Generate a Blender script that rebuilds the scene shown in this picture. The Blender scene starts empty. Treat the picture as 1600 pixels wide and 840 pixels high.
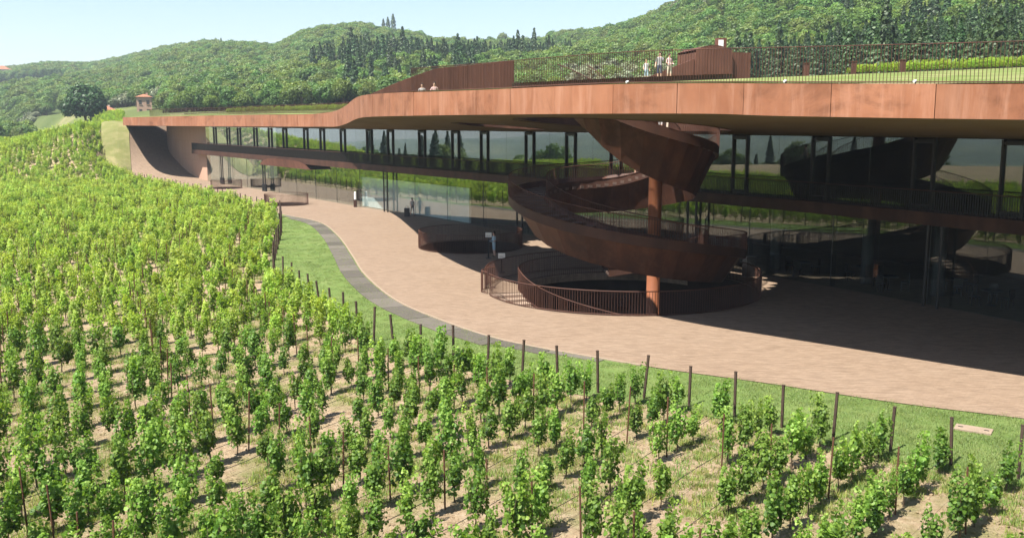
import bpy, bmesh, math, random
import numpy as np
from mathutils import Vector, Matrix, noise
from mathutils.geometry import delaunay_2d_cdt
R = math.radians
random.seed(7); rng = np.random.default_rng(11)
sc = bpy.context.scene
col = sc.collection

# ------------------------------------------------------------------ camera, sky, sun, exposure
cd = bpy.data.cameras.new('camera'); cam = bpy.data.objects.new('camera', cd); col.objects.link(cam)
cd.sensor_width = 36; cd.lens = 33.75; cd.clip_end = 9000; cd.clip_start = .1
cam.location = (0, 0, 9); cam.rotation_euler = (R(90) - math.atan(230/1500), 0, 0)
sc.camera = cam
SUN_EL, SUN_AZ = R(58), R(-135)             # azimuth from +Y towards +X of the sun itself
w = bpy.data.worlds.new('World'); sc.world = w; w.use_nodes = True
nt = w.node_tree
sky = nt.nodes.new('ShaderNodeTexSky'); sky.sky_type = 'NISHITA'; sky.sun_disc = False
sky.sun_elevation = SUN_EL; sky.sun_rotation = SUN_AZ; sky.altitude = 200; sky.air_density = 1.0; sky.dust_density = .6; sky.ozone_density = 1.0
bg = nt.nodes['Background']; bg.inputs[1].default_value = .072
nt.links.new(sky.outputs[0], bg.inputs[0])
sl = bpy.data.lights.new('sun', 'SUN'); sl.energy = 5.0; sl.angle = R(.53); sl.color = (1, .955, .88)
so = bpy.data.objects.new('sun', sl); col.objects.link(so)
sdir = Vector((math.sin(SUN_AZ)*math.cos(SUN_EL), math.cos(SUN_AZ)*math.cos(SUN_EL), math.sin(SUN_EL)))
so.rotation_euler = sdir.to_track_quat('Z', 'Y').to_euler()
vs = sc.view_settings; vs.view_transform = 'Standard'; vs.look = 'None'; vs.gamma = 1; vs.exposure = 1.36; vs.use_curve_mapping = False
cy = sc.cycles
cy.max_bounces = 6; cy.diffuse_bounces = 3; cy.glossy_bounces = 3; cy.transmission_bounces = 4; cy.transparent_max_bounces = 16
cy.use_denoising = True; cy.caustics_reflective = False; cy.caustics_refractive = False; cy.sample_clamp_indirect = 6
cy.use_adaptive_sampling = True; cy.adaptive_threshold = .02

# ------------------------------------------------------------------ helpers
def tag(o, label=None, cat=None, group=None, kind=None):
    if label: o['label'] = label
    if cat: o['category'] = cat
    if group: o['group'] = group
    if kind: o['kind'] = kind
    return o
def empty(name, loc=(0, 0, 0), rz=0):
    o = bpy.data.objects.new(name, None); col.objects.link(o); o.location = loc; o.rotation_euler = (0, 0, rz)
    o.empty_display_size = .2
    return o
def link(name, me, mat=None, parent=None):
    if mat is not None:
        for m in (mat if isinstance(mat, (list, tuple)) else [mat]): me.materials.append(m)
    o = bpy.data.objects.new(name, me); col.objects.link(o)
    if parent: o.parent = parent
    return o
class MB:
    def __init__(s): s.v = []; s.f = []; s.mi = []
    def quad(s, a, b, c, d, m=0):
        n = len(s.v); s.v += [tuple(a), tuple(b), tuple(c), tuple(d)]; s.f.append((n, n+1, n+2, n+3)); s.mi.append(m)
    def box(s, c, size, rz=0, m=0, axes=None):
        c = Vector(c); hx, hy, hz = size[0]/2, size[1]/2, size[2]/2
        if axes is None:
            ax, ay, az = Vector((math.cos(rz), math.sin(rz), 0)), Vector((-math.sin(rz), math.cos(rz), 0)), Vector((0, 0, 1))
        else: ax, ay, az = axes
        n = len(s.v)
        for k in (-1, 1):
            for i, j in ((-1, -1), (1, -1), (1, 1), (-1, 1)): s.v.append(tuple(c + ax*hx*i + ay*hy*j + az*hz*k))
        for f in ((3, 2, 1, 0), (4, 5, 6, 7), (0, 1, 5, 4), (1, 2, 6, 5), (2, 3, 7, 6), (3, 0, 4, 7)):
            s.f.append(tuple(n+i for i in f)); s.mi.append(m)
        return s
    def bar(s, a, b, wd, m=0):
        a = Vector(a); b = Vector(b); d = b-a; L = d.length
        if L < 1e-6: return s
        d /= L; u = d.cross(Vector((0, 0, 1)))
        if u.length < 1e-3: u = Vector((1, 0, 0))
        u.normalize(); v = u.cross(d)
        return s.box((a+b)/2, (wd, wd, L), axes=(u, v, d), m=m)
    def tube(s, pts, rad, seg=6, m=0, cap=True, closed=False):
        pts = [Vector(p) for p in pts]; N = len(pts); n0 = len(s.v)
        for i, p in enumerate(pts):
            if closed: d = pts[(i+1) % N] - pts[i-1]
            else: d = pts[min(i+1, N-1)] - pts[max(i-1, 0)]
            d.normalize(); u = d.cross(Vector((0, 0, 1)))
            if u.length < 1e-3: u = Vector((1, 0, 0))
            u.normalize(); v = d.cross(u)
            r = rad[i] if isinstance(rad, (list, tuple)) else rad
            for k in range(seg):
                a = 2*math.pi*k/seg; s.v.append(tuple(p + u*math.cos(a)*r + v*math.sin(a)*r))
        for i in range(N if closed else N-1):
            j = (i+1) % N
            for k in range(seg):
                l = (k+1) % seg
                s.f.append((n0+i*seg+k, n0+i*seg+l, n0+j*seg+l, n0+j*seg+k)); s.mi.append(m)
        if cap and not closed:
            s.f.append(tuple(n0+k for k in range(seg))); s.mi.append(m)
            s.f.append(tuple(n0+(N-1)*seg+k for k in reversed(range(seg)))); s.mi.append(m)
        return s
    def strip(s, A, B, m=0, closed=False):
        n = len(s.v); N = len(A)
        s.v += [tuple(p) for p in A] + [tuple(p) for p in B]
        for i in range(N if closed else N-1):
            j = (i+1) % N
            s.f.append((n+i, n+j, n+N+j, n+N+i)); s.mi.append(m)
        return s
    def mesh(s, name, smooth=False):
        me = bpy.data.meshes.new(name); me.from_pydata(s.v, [], s.f)
        if any(s.mi): me.polygons.foreach_set('material_index', s.mi)
        if smooth: me.polygons.foreach_set('use_smooth', [True]*len(me.polygons))
        me.update(); return me
    def build(s, name, mat, parent=None, smooth=False):
        return link(name, s.mesh(name, smooth), mat, parent)
def sstep(a, b, x):
    t = np.clip((np.asarray(x, float)-a)/(b-a), 0, 1); return t*t*(3-2*t)
def resample(pts, step):
    pts = [Vector(p) for p in pts]; L = [0]
    for a, b in zip(pts, pts[1:]): L.append(L[-1]+(b-a).length)
    n = max(2, int(round(L[-1]/step))+1); out = []
    for k in range(n):
        s_ = L[-1]*k/(n-1); i = 0
        while i < len(L)-2 and L[i+1] < s_: i += 1
        out.append(pts[i].lerp(pts[i+1], (s_-L[i])/max(1e-9, L[i+1]-L[i])))
    return out
def catmull(pts, sub=8):
    P = [Vector(p) for p in pts]; P = [P[0]*2-P[1]] + P + [P[-1]*2-P[-2]]; out = []
    for i in range(1, len(P)-2):
        a, b, c, d = P[i-1], P[i], P[i+1], P[i+2]
        for k in range(sub):
            t = k/sub
            out.append(.5*((2*b)+(c-a)*t+(2*a-5*b+4*c-d)*t*t+(3*b-a-3*c+d)*t**3))
    out.append(P[-2]); return out
def inside(poly, x, y):
    x = np.asarray(x, float); y = np.asarray(y, float); r = np.zeros(x.shape, bool); n = len(poly)
    for i in range(n):
        x1, y1 = poly[i][:2]; x2, y2 = poly[(i+1) % n][:2]
        c = (y1 > y) != (y2 > y)
        with np.errstate(divide='ignore', invalid='ignore'):
            r ^= c & (x < (x2-x1)*(y-y1)/(y2-y1+1e-12)+x1)
    return r
def sheet(name, poly, z, mat, holes=(), grid=None):
    vs_, es = [], []
    for lp in [poly] + list(holes):
        n = len(vs_); vs_ += [Vector((p[0], p[1])) for p in lp]
        es += [(n+i, n+(i+1) % len(lp)) for i in range(len(lp))]
    ov, oe, of, _, _, _ = delaunay_2d_cdt(vs_, es, [], 0, 1e-4)
    fs = []
    for f in of:
        cx = sum(ov[i].x for i in f)/len(f); cyy = sum(ov[i].y for i in f)/len(f)
        if inside(poly, cx, cyy) and not any(inside(h, cx, cyy) for h in holes): fs.append(tuple(f))
    me = bpy.data.meshes.new(name); me.from_pydata([(v.x, v.y, z) for v in ov], [], fs); me.update()
    bm = bmesh.new(); bm.from_mesh(me); bmesh.ops.recalc_face_normals(bm, faces=bm.faces)
    for f in bm.faces:
        if f.normal.z < 0: f.normal_flip()
    bm.to_mesh(me); bm.free()
    return link(name, me, mat)

# ------------------------------------------------------------------ materials
class Mat:
    def __init__(s, name, rough=.7, spec=.3, metal=0.):
        s.m = bpy.data.materials.new(name); s.m.use_nodes = True; s.t = s.m.node_tree; s.b = s.t.nodes['Principled BSDF']
        s.b.inputs['Roughness'].default_value = rough; s.b.inputs['Specular IOR Level'].default_value = spec; s.b.inputs['Metallic'].default_value = metal
        s.out = s.t.nodes['Material Output']; s._tc = None
    def n(s, typ, **kw):
        nd = s.t.nodes.new(typ)
        for k, v in kw.items(): setattr(nd, k, v)
        return nd
    def l(s, a, b): s.t.links.new(a, b)
    def pos(s, sc_=(1, 1, 1), obj=False, rot=(0, 0, 0)):
        mp = s.n('ShaderNodeMapping'); mp.inputs['Scale'].default_value = sc_; mp.inputs['Rotation'].default_value = rot
        if obj: s.l(s.n('ShaderNodeTexCoord').outputs['Object'], mp.inputs[0])
        else: s.l(s.n('ShaderNodeNewGeometry').outputs['Position'], mp.inputs[0])
        return mp.outputs[0]
    def noise(s, scale, detail=4, vec=None, rough=.55, dist=0):
        nd = s.n('ShaderNodeTexNoise'); nd.inputs['Scale'].default_value = scale; nd.inputs['Detail'].default_value = detail
        nd.inputs['Roughness'].default_value = rough; nd.inputs['Distortion'].default_value = dist
        s.l(vec if vec is not None else s.pos(), nd.inputs['Vector']); return nd.outputs['Fac']
    def ramp(s, fac, stops):
        nd = s.n('ShaderNodeValToRGB'); e = nd.color_ramp.elements
        while len(e) < len(stops): e.new(.5)
        for i, (p, c) in enumerate(stops): e[i].position = p; e[i].color = (*c, 1) if len(c) == 3 else c
        s.l(fac, nd.inputs[0]); return nd.outputs[0]
    def mix(s, fac, a, b, typ='MIX'):
        nd = s.n('ShaderNodeMix', data_type='RGBA', blend_type=typ)
        if isinstance(fac, (int, float)): nd.inputs[0].default_value = fac
        else: s.l(fac, nd.inputs[0])
        for v, i in ((a, 6), (b, 7)):
            if isinstance(v, tuple): nd.inputs[i].default_value = (*v, 1)
            else: s.l(v, nd.inputs[i])
        return nd.outputs[2]
    def math(s, op, a, b=None, clamp=False):
        nd = s.n('ShaderNodeMath', operation=op, use_clamp=clamp)
        for v, i in ((a, 0), (b, 1)):
            if v is None: continue
            if isinstance(v, (int, float)): nd.inputs[i].default_value = v
            else: s.l(v, nd.inputs[i])
        return nd.outputs[0]
    def color(s, c):
        if isinstance(c, tuple): s.b.inputs['Base Color'].default_value = (*c, 1)
        else: s.l(c, s.b.inputs['Base Color'])
        return s
    def bump(s, h, strength=.3, dist=.05):
        nd = s.n('ShaderNodeBump'); nd.inputs['Strength'].default_value = strength; nd.inputs['Distance'].default_value = dist
        s.l(h, nd.inputs['Height']); s.l(nd.outputs[0], s.b.inputs['Normal']); return s
    def rnd(s): return s.n('ShaderNodeObjectInfo').outputs['Random']

def corten(name, a, b, c, rough=.75, per_obj=.25, streak=True, stain=0.):
    m = Mat(name, rough, .25)
    f = m.noise(.9, 8, m.pos((1, 1, .5))); base = m.ramp(f, [(.3, a), (.5, b), (.72, c)])
    g = m.noise(5, 6, m.pos((1, 1, .25))); base = m.mix(m.math('MULTIPLY', g, .35), base, tuple(x*.55 for x in a))
    if streak:
        s_ = m.noise(3.0, 3, m.pos((1, 1, .06))); base = m.mix(m.math('MULTIPLY', m.ramp(s_, [(.5, (0, 0, 0)), (.75, (1, 1, 1))]), .3), base, tuple(x*.5 for x in b))
    if stain:
        k_ = m.noise(.32, 7, m.pos((1, 1, 1.3)), .7, .6); base = m.mix(m.math('MULTIPLY', m.ramp(k_, [(.52, (0, 0, 0)), (.64, (1, 1, 1))]), stain), base, tuple(x*.48 for x in a))
        r_ = m.noise(2.2, 5, m.pos((1, 1, .10)), .7); base = m.mix(m.math('MULTIPLY', m.ramp(r_, [(.5, (0, 0, 0)), (.68, (1, 1, 1))]), stain*.7), base, (c[0]*1.15, c[1]*1.35, c[2]*1.6))
    if per_obj:
        hsv = m.n('ShaderNodeHueSaturation'); r = m.rnd()
        m.l(m.math('ADD', m.math('MULTIPLY', r, per_obj), 1-per_obj/2), hsv.inputs['Value']); m.l(base, hsv.inputs['Color']); base = hsv.outputs[0]
    m.color(base); m.bump(m.noise(14, 6), .12, .02); return m.m
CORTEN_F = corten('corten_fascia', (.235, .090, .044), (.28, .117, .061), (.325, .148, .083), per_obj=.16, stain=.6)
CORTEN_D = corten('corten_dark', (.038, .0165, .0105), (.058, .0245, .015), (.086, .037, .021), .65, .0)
CORTEN_C = corten('corten_column', (.20, .070, .031), (.26, .092, .042), (.31, .12, .055), .6, .0)
CORTEN_W = corten('corten_wall', (.085, .034, .022), (.115, .047, .030), (.15, .064, .042), .7, .12, False)
CORTEN_R = corten('corten_rail', (.055, .024, .016), (.08, .034, .022), (.11, .048, .031), .7, .0, False)

def plain(name, c, rough=.6, spec=.3, var=.15, scale=4, metal=0):
    m = Mat(name, rough, spec, metal); f = m.noise(scale, 5)
    m.color(m.mix(f, tuple(x*(1-var) for x in c), tuple(min(1, x*(1+var)) for x in c))); return m.m
DARK = plain('dark_metal', (.022, .018, .016), .45, .4)
BLACK = plain('black_plastic', (.012, .012, .013), .4, .4)
WHITE = plain('white_paint', (.78, .79, .78), .5, .4, .04)
PAPER = plain('sign_white', (.75, .75, .72), .5, .4, .05)
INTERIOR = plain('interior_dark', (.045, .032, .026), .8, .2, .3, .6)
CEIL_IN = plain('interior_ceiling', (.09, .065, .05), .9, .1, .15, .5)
CONC = plain('concrete_column', (.09, .085, .08), .8, .2, .15, 2)
STEEL = plain('post_steel', (.055, .034, .024), .7, .3, .35, 8)
WOODPOST = plain('post_rusty', (.10, .048, .026), .8, .2, .45, 7)
HOSE = plain('hose', (.02, .02, .02), .5, .3)

m = Mat('soffit_plaster', .9, .1); f = m.noise(.35, 6, m.pos((1, .4, 1))); g = m.noise(6, 4)
m.color(m.mix(m.math('MULTIPLY', g, .3), m.ramp(f, [(.3, (.125, .098, .06)), (.7, (.175, .138, .088))]), (.10, .075, .045))); m.bump(g, .1); SOFFIT = m.m

m = Mat('terracotta_wall', .85, .15); f = m.noise(.7, 6, m.pos((1, 1, .15))); br = m.n('ShaderNodeTexBrick')
br.inputs['Scale'].default_value = 1; br.inputs['Brick Width'].default_value = .5; br.inputs['Row Height'].default_value = 3.0; br.inputs['Mortar Size'].default_value = .018; br.offset = .37
uvn = m.n('ShaderNodeUVMap'); m.l(uvn.outputs[0], br.inputs['Vector'])
for i, c in ((1, (.40, .255, .18)), (2, (.36, .22, .155)), (3, (.27, .16, .11))): br.inputs[i].default_value = (*c, 1)
m.color(m.mix(m.math('MULTIPLY', f, .45), br.outputs[0], (.42, .29, .22))); TERRA = m.m

def paving(name, c1, c2, c3, patch):
    m = Mat(name, .8, .2)
    br = m.n('ShaderNodeTexBrick'); br.offset = .5
    m.l(m.pos((1, 1, 1), rot=(0, 0, R(33))), br.inputs['Vector'])
    br.inputs['Scale'].default_value = 1; br.inputs['Brick Width'].default_value = .30; br.inputs['Row Height'].default_value = .10
    br.inputs['Mortar Size'].default_value = .006; br.inputs['Bias'].default_value = -.1
    for i, c in ((1, c1), (2, c2), (3, c3)): br.inputs[i].default_value = (*c, 1)
    f = m.noise(.22, 6, rough=.65); g = m.noise(4.5, 6, m.pos((.30, 1.3, 1), rot=(0, 0, R(18))), rough=.8)
    c = m.mix(m.ramp(f, [(.35, (0, 0, 0)), (.7, (.4, .4, .4))]), br.outputs[0], patch)
    c = m.mix(m.ramp(g, [(.44, (0, 0, 0)), (.64, (.75, .75, .75))]), c, tuple(x*.66 for x in c2))
    m.color(c); m.bump(br.outputs[1], .25, .01); return m.m
PAVE = paving('brick_paving', (.265, .190, .131), (.215, .148, .101), (.175, .126, .09), (.275, .205, .150))
m = Mat('grey_slab', .85, .2); f = m.noise(1.4, 6); r = m.rnd()
c = m.mix(f, (.095, .083, .070), (.135, .118, .098)); hsv = m.n('ShaderNodeHueSaturation'); m.l(m.math('ADD', m.math('MULTIPLY', r, .5), .72), hsv.inputs['Value']); m.l(c, hsv.inputs['Color'])
m.color(hsv.outputs[0]); m.bump(m.noise(30, 4), .2, .01); SLAB = m.m
KERB = plain('kerb_stone', (.27, .205, .15), .85, .2, .15, 3)

def grassy(name, lo, hi, dry, dryamt, scale=1.0):
    m = Mat(name, .9, .1)
    f = m.noise(.5*scale, 6, rough=.65); g = m.noise(9*scale, 5, rough=.75); h = m.noise(.13*scale, 4)
    c = m.mix(g, lo, hi); c = m.mix(m.math('MULTIPLY', m.ramp(f, [(.45, (0, 0, 0)), (.7, (1, 1, 1))]), dryamt), c, dry)
    c = m.mix(m.math('MULTIPLY', m.ramp(h, [(.4, (0, 0, 0)), (.65, (1, 1, 1))]), .35), c, tuple(x*.7 for x in lo))
    m.color(c); m.bump(m.noise(22*scale, 6, rough=.8), .55, .06); return m.m
LAWN = grassy('lawn_grass', (.075, .125, .030), (.17, .235, .068), (.23, .25, .095), .5)
ROOFGRASS = grassy('roof_grass', (.10, .145, .035), (.19, .235, .065), (.34, .30, .15), .75)
BANK = grassy('bank_grass', (.11, .125, .04), (.185, .18, .065), (.28, .235, .12), .7)

m = Mat('soil', .95, .1)
f = m.noise(.55, 7, rough=.7); g = m.noise(3.2, 7, rough=.75); k = m.noise(.16, 4, rough=.6)
earth = m.ramp(g, [(.28, (.20, .135, .08)), (.48, (.335, .245, .155)), (.72, (.46, .365, .255))])
weed = m.ramp(m.noise(11, 5, rough=.8), [(.3, (.11, .125, .04)), (.7, (.26, .245, .10))])
wm = m.ramp(m.math('ADD', m.math('MULTIPLY', f, .6), m.math('MULTIPLY', k, .45)), [(.50, (0, 0, 0)), (.62, (.85, .85, .85))])
near = m.mix(wm, earth, weed)
sep = m.n('ShaderNodeSeparateXYZ'); m.l(m.pos(), sep.inputs[0])
rr = m.n('ShaderNodeVectorMath', operation='LENGTH'); m.l(m.pos((1, 1, 0)), rr.inputs[0])
fard = m.n('ShaderNodeMapRange'); fard.inputs[1].default_value = 170; fard.inputs[2].default_value = 215; m.l(rr.outputs['Value'], fard.inputs[0])
hillc = m.ramp(m.noise(.012, 5, rough=.6), [(.32, (.04, .065, .02)), (.5, (.075, .10, .03)), (.62, (.12, .14, .045)), (.74, (.26, .22, .12))])
m.color(m.mix(fard.outputs[0], near, hillc)); m.bump(m.math('ADD', m.noise(2.6, 7, rough=.75), m.math('MULTIPLY', m.noise(14, 5, rough=.8), .4)), .9, .16); SOIL = m.m

def leafmat(name, dark, light, tip, trans=.35, hue=.03, val=.5, rough=.5):
    m = Mat(name, rough, .35)
    at = m.n('ShaderNodeAttribute', attribute_name='shade'); r = m.rnd()
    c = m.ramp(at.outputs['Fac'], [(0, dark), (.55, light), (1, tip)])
    hsv = m.n('ShaderNodeHueSaturation'); m.l(c, hsv.inputs['Color'])
    m.l(m.math('ADD', m.math('MULTIPLY', r, hue*2), .5-hue), hsv.inputs['Hue'])
    r2 = m.math('FRACT', m.math('MULTIPLY', r, 7.31)); m.l(m.math('ADD', m.math('MULTIPLY', r2, val), 1-val/2), hsv.inputs['Value'])
    m.color(hsv.outputs[0])
    tr = m.n('ShaderNodeBsdfTranslucent'); tc = m.mix(1, hsv.outputs[0], (1.25, 1.15, .6), 'MULTIPLY'); m.l(tc, tr.inputs['Color'])
    mx = m.n('ShaderNodeMixShader'); mx.inputs[0].default_value = trans; m.l(m.b.outputs[0], mx.inputs[1]); m.l(tr.outputs[0], mx.inputs[2]); m.l(mx.outputs[0], m.out.inputs['Surface'])
    return m.m
VINE = leafmat('vine_leaf', (.045, .112, .018), (.165, .300, .040), (.34, .48, .10), .52, .010, .45)
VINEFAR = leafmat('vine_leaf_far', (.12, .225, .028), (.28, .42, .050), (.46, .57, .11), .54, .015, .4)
BROAD = leafmat('broad_leaf', (.045, .092, .018), (.105, .180, .034), (.20, .28, .065), .36, .03, .5)
CONIF = leafmat('conifer_leaf', (.020, .048, .016), (.046, .088, .027), (.085, .135, .045), .12, .02, .5)
OLIVE = leafmat('olive_leaf', (.09, .115, .06), (.17, .20, .11), (.26, .29, .17), .2, .02, .4)
GRASSB = leafmat('grass_blade', (.10, .17, .03), (.22, .30, .06), (.40, .40, .14), .4, .04, .5)
BARK = plain('bark', (.13, .095, .065), .95, .1, .4, 9)

def glassmat(name, f0, tint):
    m = Mat(name); g = m.n('ShaderNodeNewGeometry'); d = m.n('ShaderNodeVectorMath', operation='DOT_PRODUCT')
    m.l(g.outputs['Incoming'], d.inputs[0]); m.l(g.outputs['Normal'], d.inputs[1])
    c = m.math('ABSOLUTE', d.outputs['Value']); k = m.math('POWER', m.math('SUBTRACT', 1., c, True), 2.7)
    F = m.math('ADD', m.math('MULTIPLY', k, 1-f0), f0, True)
    tr = m.n('ShaderNodeBsdfTransparent'); tr.inputs[0].default_value = (*tint, 1)
    gl = m.n('ShaderNodeBsdfGlossy'); gl.inputs['Roughness'].default_value = .0; gl.inputs['Color'].default_value = (.92, .97, .96, 1)
    nz = m.noise(.35, 2); bp = m.n('ShaderNodeBump'); bp.inputs['Strength'].default_value = .02; bp.inputs['Distance'].default_value = .05; m.l(nz, bp.inputs['Height']); m.l(bp.outputs[0], gl.inputs['Normal'])
    mx = m.n('ShaderNodeMixShader'); m.l(F, mx.inputs[0]); m.l(tr.outputs[0], mx.inputs[1]); m.l(gl.outputs[0], mx.inputs[2]); m.l(mx.outputs[0], m.out.inputs['Surface'])
    return m.m
GLASS = glassmat('window_glass', .07, (.87, .92, .91))

# ------------------------------------------------------------------ plan of the place
BORDER = [(26, 15), (20, 18.6), (15, 21.9), (13.2, 23.1), (11.6, 24.3), (10.4, 25.4), (8.9, 26.6), (7.5, 28.0), (6.1, 29.3), (4.6, 30.4), (2.9, 31.2), (1.5, 32.2), (.1, 33.4), (-1.3, 34.5),
          (-3.8, 36.2), (-4.9, 37.4), (-6.2, 39.5), (-9.7, 46.6), (-14.2, 56.2), (-16.3, 66), (-18.8, 78), (-21.9, 90.7), (-36.6, 115.5), (-59.2, 148.6)]
PEDGE = [(-58.9, 148.8), (-36.3, 115.7), (-22.4, 93.6), (-17.3, 86.1), (-13.7, 75.4), (-10.8, 64.4), (-8.7, 56.2), (-5.9, 48.0), (-2.9, 42.5), (0, 38.6), (4.8, 34.8), (8.9, 32.3), (12.4, 30.0), (15.7, 28.3), (28, 22)]
GLASSL = [(-46.5, 147.2), (-27.3, 118.8), (-16.3, 102.3), (-11.4, 95.2), (-3.5, 83.8), (7.5, 67.2), (17.2, 52.4), (21.9, 44.4), (27, 35.5), (33, 25)]
NIN = Vector((.854, .52))                        # into the hill
def sd(x, y): return (np.asarray(x)-14)*.854+(np.asarray(y)-29)*.52
VOID = [(-57, 151.5), (-44, 130), (-33, 114), (-19.5, 93), (-12, 76), (-8, 62), (-4, 50), (3, 40), (14, 32), (40, 16), (60, 30), (20, 96), (-28, 173), (-58, 178), (-64, 168)]
def xb(y): return np.interp(y, [15, 24, 30.5, 36, 46.6, 56, 78, 90.7, 115.5, 148.6, 170], [26, 11.6, 4.6, -3.8, -9.7, -14.2, -18.8, -21.9, -36.6, -59.2, -66])
def vine_z(x, y):
    top = np.interp(-np.asarray(x, float), [58, 62, 72, 84, 120, 200, 900], [9.6, 9.6, 8.4, 5.3, 2.5, 2.5, 0])
    return top*sstep(126, 170, y)*sstep(0, 9, xb(y)-x)
SKYLINE = [(-700, 150, 1300), (-300, 128, 1200), (0, 110, 1100), (90, 99, 1050), (150, 101, 1000), (200, 93, 950), (270, 74, 850), (330, 65, 800), (400, 68, 750), (440, 72, 720), (480, 50, 700), (520, 41, 690), (570, 37, 680), (640, 50, 680),
           (690, 56, 700), (740, 60, 720), (830, 56, 700), (870, 50, 640), (930, 42, 560), (1000, 25, 500), (1030, 8, 480), (1100, -40, 450), (1300, -120, 430), (1600, -190, 420), (2300, -230, 420)]
_sa = [math.degrees(math.atan((p-800)/1500)) for p, _, _ in SKYLINE]
_sD = [d/math.cos(R(a)) for a, (_, _, d) in zip(_sa, SKYLINE)]
_sT = [9+(190-y)*d/1500-10 for _, y, d in SKYLINE]
def terrain_z(x, y):
    x = np.asarray(x, float); y = np.asarray(y, float)
    r = np.hypot(x, y); a = np.degrees(np.arctan2(x, y))
    s_ = sd(x, y); t0 = np.interp(y, [130, 155], [20, 4]); wv = np.clip((s_-t0)/10, 0, 1); wv = wv*wv*(3-2*wv)
    near = vine_z(x, y)*(1-wv) + wv*(9.6+.056*np.clip(s_, 0, 75))
    D = np.interp(a, _sa, _sD); T = np.interp(a, _sa, _sT)
    d0 = np.interp(a, [-30, -22, -10, 5, 20, 40], [330, 300, 260, 210, 150, 120])
    t = np.clip((r-d0)/(D-d0), 0, 1); s2 = .45*t*t*(3-2*t)+.55*t
    zh = near+(T-near)*s2 - .06*np.clip(r-D, 0, 900)
    zh = zh + np.clip(t*6, 0, 1)*np.clip((1-t)*4, 0, 1)*(1-t)*(4*np.sin(x*.021+y*.008)+3*np.sin(x*.009-y*.019+1.3))
    # valley to the left and behind the camera
    zv = vine_z(x, y) - 70*sstep(150, 560, r) + 44*sstep(1300, 2600, r)*(.7+.3*np.sin(a*.16+1)) + 6*np.sin(x*.011)*np.sin(y*.013)*sstep(200, 500, r)
    wr = np.where(a > 50, sstep(58, 80, a), 0)
    ww = np.clip(np.where(a < 0, 1-sstep(-37, -29.5, a), wr), 0, 1)
    return zh*(1-ww)+zv*ww

# ------------------------------------------------------------------ ground, hills
NA = 540
rad = [3]; 
while rad[-1] < 3000: rad.append(rad[-1]*1.022+.25)
rad = np.array(rad); az = np.linspace(-math.pi, math.pi, NA, endpoint=False)
X = rad[:, None]*np.sin(az)[None]; Y = rad[:, None]*np.cos(az)[None]
Z = terrain_z(X, Y)
verts = np.stack([X, Y, Z], -1).reshape(-1, 3)
I, J = np.meshgrid(np.arange(len(rad)-1), np.arange(NA), indexing='ij'); J2 = (J+1) % NA
F = np.stack([I*NA+J, I*NA+J2, (I+1)*NA+J2, (I+1)*NA+J], -1).reshape(-1, 4)[:, ::-1]
cen = verts[F].mean(1)
F = F[~inside(VOID, cen[:, 0], cen[:, 1])]
me = bpy.data.meshes.new('ground')
me.from_pydata(verts.tolist(), [], [(a, b, c, d) for a, b, c, d in F.tolist()])
me.polygons.foreach_set('use_smooth', [True]*len(me.polygons)); me.update()
tag(link('ground', me, SOIL), kind='structure')
nadir = MB(); nadir.quad((-3.2, -3.2, -.05), (3.2, -3.2, -.05), (3.2, 3.2, -.05), (-3.2, 3.2, -.05)); tag(nadir.build('ground', SOIL), kind='structure')

# pits in the plaza
STC = Vector((5.9, 51.2)); PITR = 7.35
def circ(c, r, n=48, a0=0): return [(c[0]+r*math.cos(a0+2*math.pi*k/n), c[1]+r*math.sin(a0+2*math.pi*k/n)) for k in range(n)]
RINGS = [((-3.0, 68.9), 3.75, 1.25), ((-24.7, 105.0), 2.35, 1.15), ((-38.9, 131.0), 2.05, 1.1)]
plaza_poly = [tuple(p) for p in [(v.x, v.y) for v in catmull(PEDGE, 6)]] + [(60, 20), (66, 40), (26, 96), (-24, 168), (-46.4, 147.25)]
plaza = sheet('plaza', plaza_poly, .045, PAVE, [circ(STC, PITR-.12, 72)] + [circ(c, r-.06) for c, r, _ in RINGS]); tag(plaza, kind='structure')
# lawn
pe = [(v.x, v.y) for v in catmull(PEDGE[1:], 6)]
lawn_poly = pe + [(27.5, 14.6)] + [(x-.25*(y > 20), y-.5) for x, y in BORDER[1:-1]]
lawn = sheet('lawn', lawn_poly, .02, LAWN); tag(lawn, kind='structure')

# kerb line and slab border
pcur = catmull(PEDGE[2:11], 8)
st = resample([(p.x, p.y, 0) for p in pcur], .5)
def offs(pts, d):
    out = []
    for i, p in enumerate(pts):
        t = (pts[min(i+1, len(pts)-1)]-pts[max(i-1, 0)]); t.z = 0; t.normalize(); out.append(p+Vector((-t.y, t.x, 0))*d)
    return out
kb = MB(); A = offs(st, .06); B = offs(st, -.06)
up = Vector((0, 0, .07))
kb.strip([p+up for p in A], [p+up for p in B]); kb.strip(A, [p+up for p in A]); kb.strip([p+up for p in B], B)
tag(kb.build('kerb', KERB), kind='structure')
path = empty('path'); tag(path, kind='structure')
ns = len(st)
i = 3; kk = 0
while i < ns-4:
    ln = random.choice((4, 5, 5, 6)); j = min(i+ln, ns-3)
    fade = min(1, (ns-4-i)/16)*min(1, (i)/6)
    wd = 1.15*max(.12, fade)
    a0, a1 = offs(st, -.13)[i], offs(st, -.13)[j]; b0, b1 = offs(st, -.13-wd)[i], offs(st, -.13-wd)[j]
    g = (a1-a0).normalized()*.03; h = Vector((0, 0, .052+.006*random.random()))
    p = [a0+g, a1-g, b1-g, b0+g]; s_ = MB(); n = 0
    s_.v = [tuple(q) for q in p]+[tuple(q+h) for q in p]
    s_.f = [(0, 1, 2, 3), (7, 6, 5, 4), (0, 4, 5, 1), (1, 5, 6, 2), (2, 6, 7, 3), (3, 7, 4, 0)]; s_.mi = [0]*6
    s_.build('paving_slab', SLAB, path); i = j; kk += 1

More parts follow.
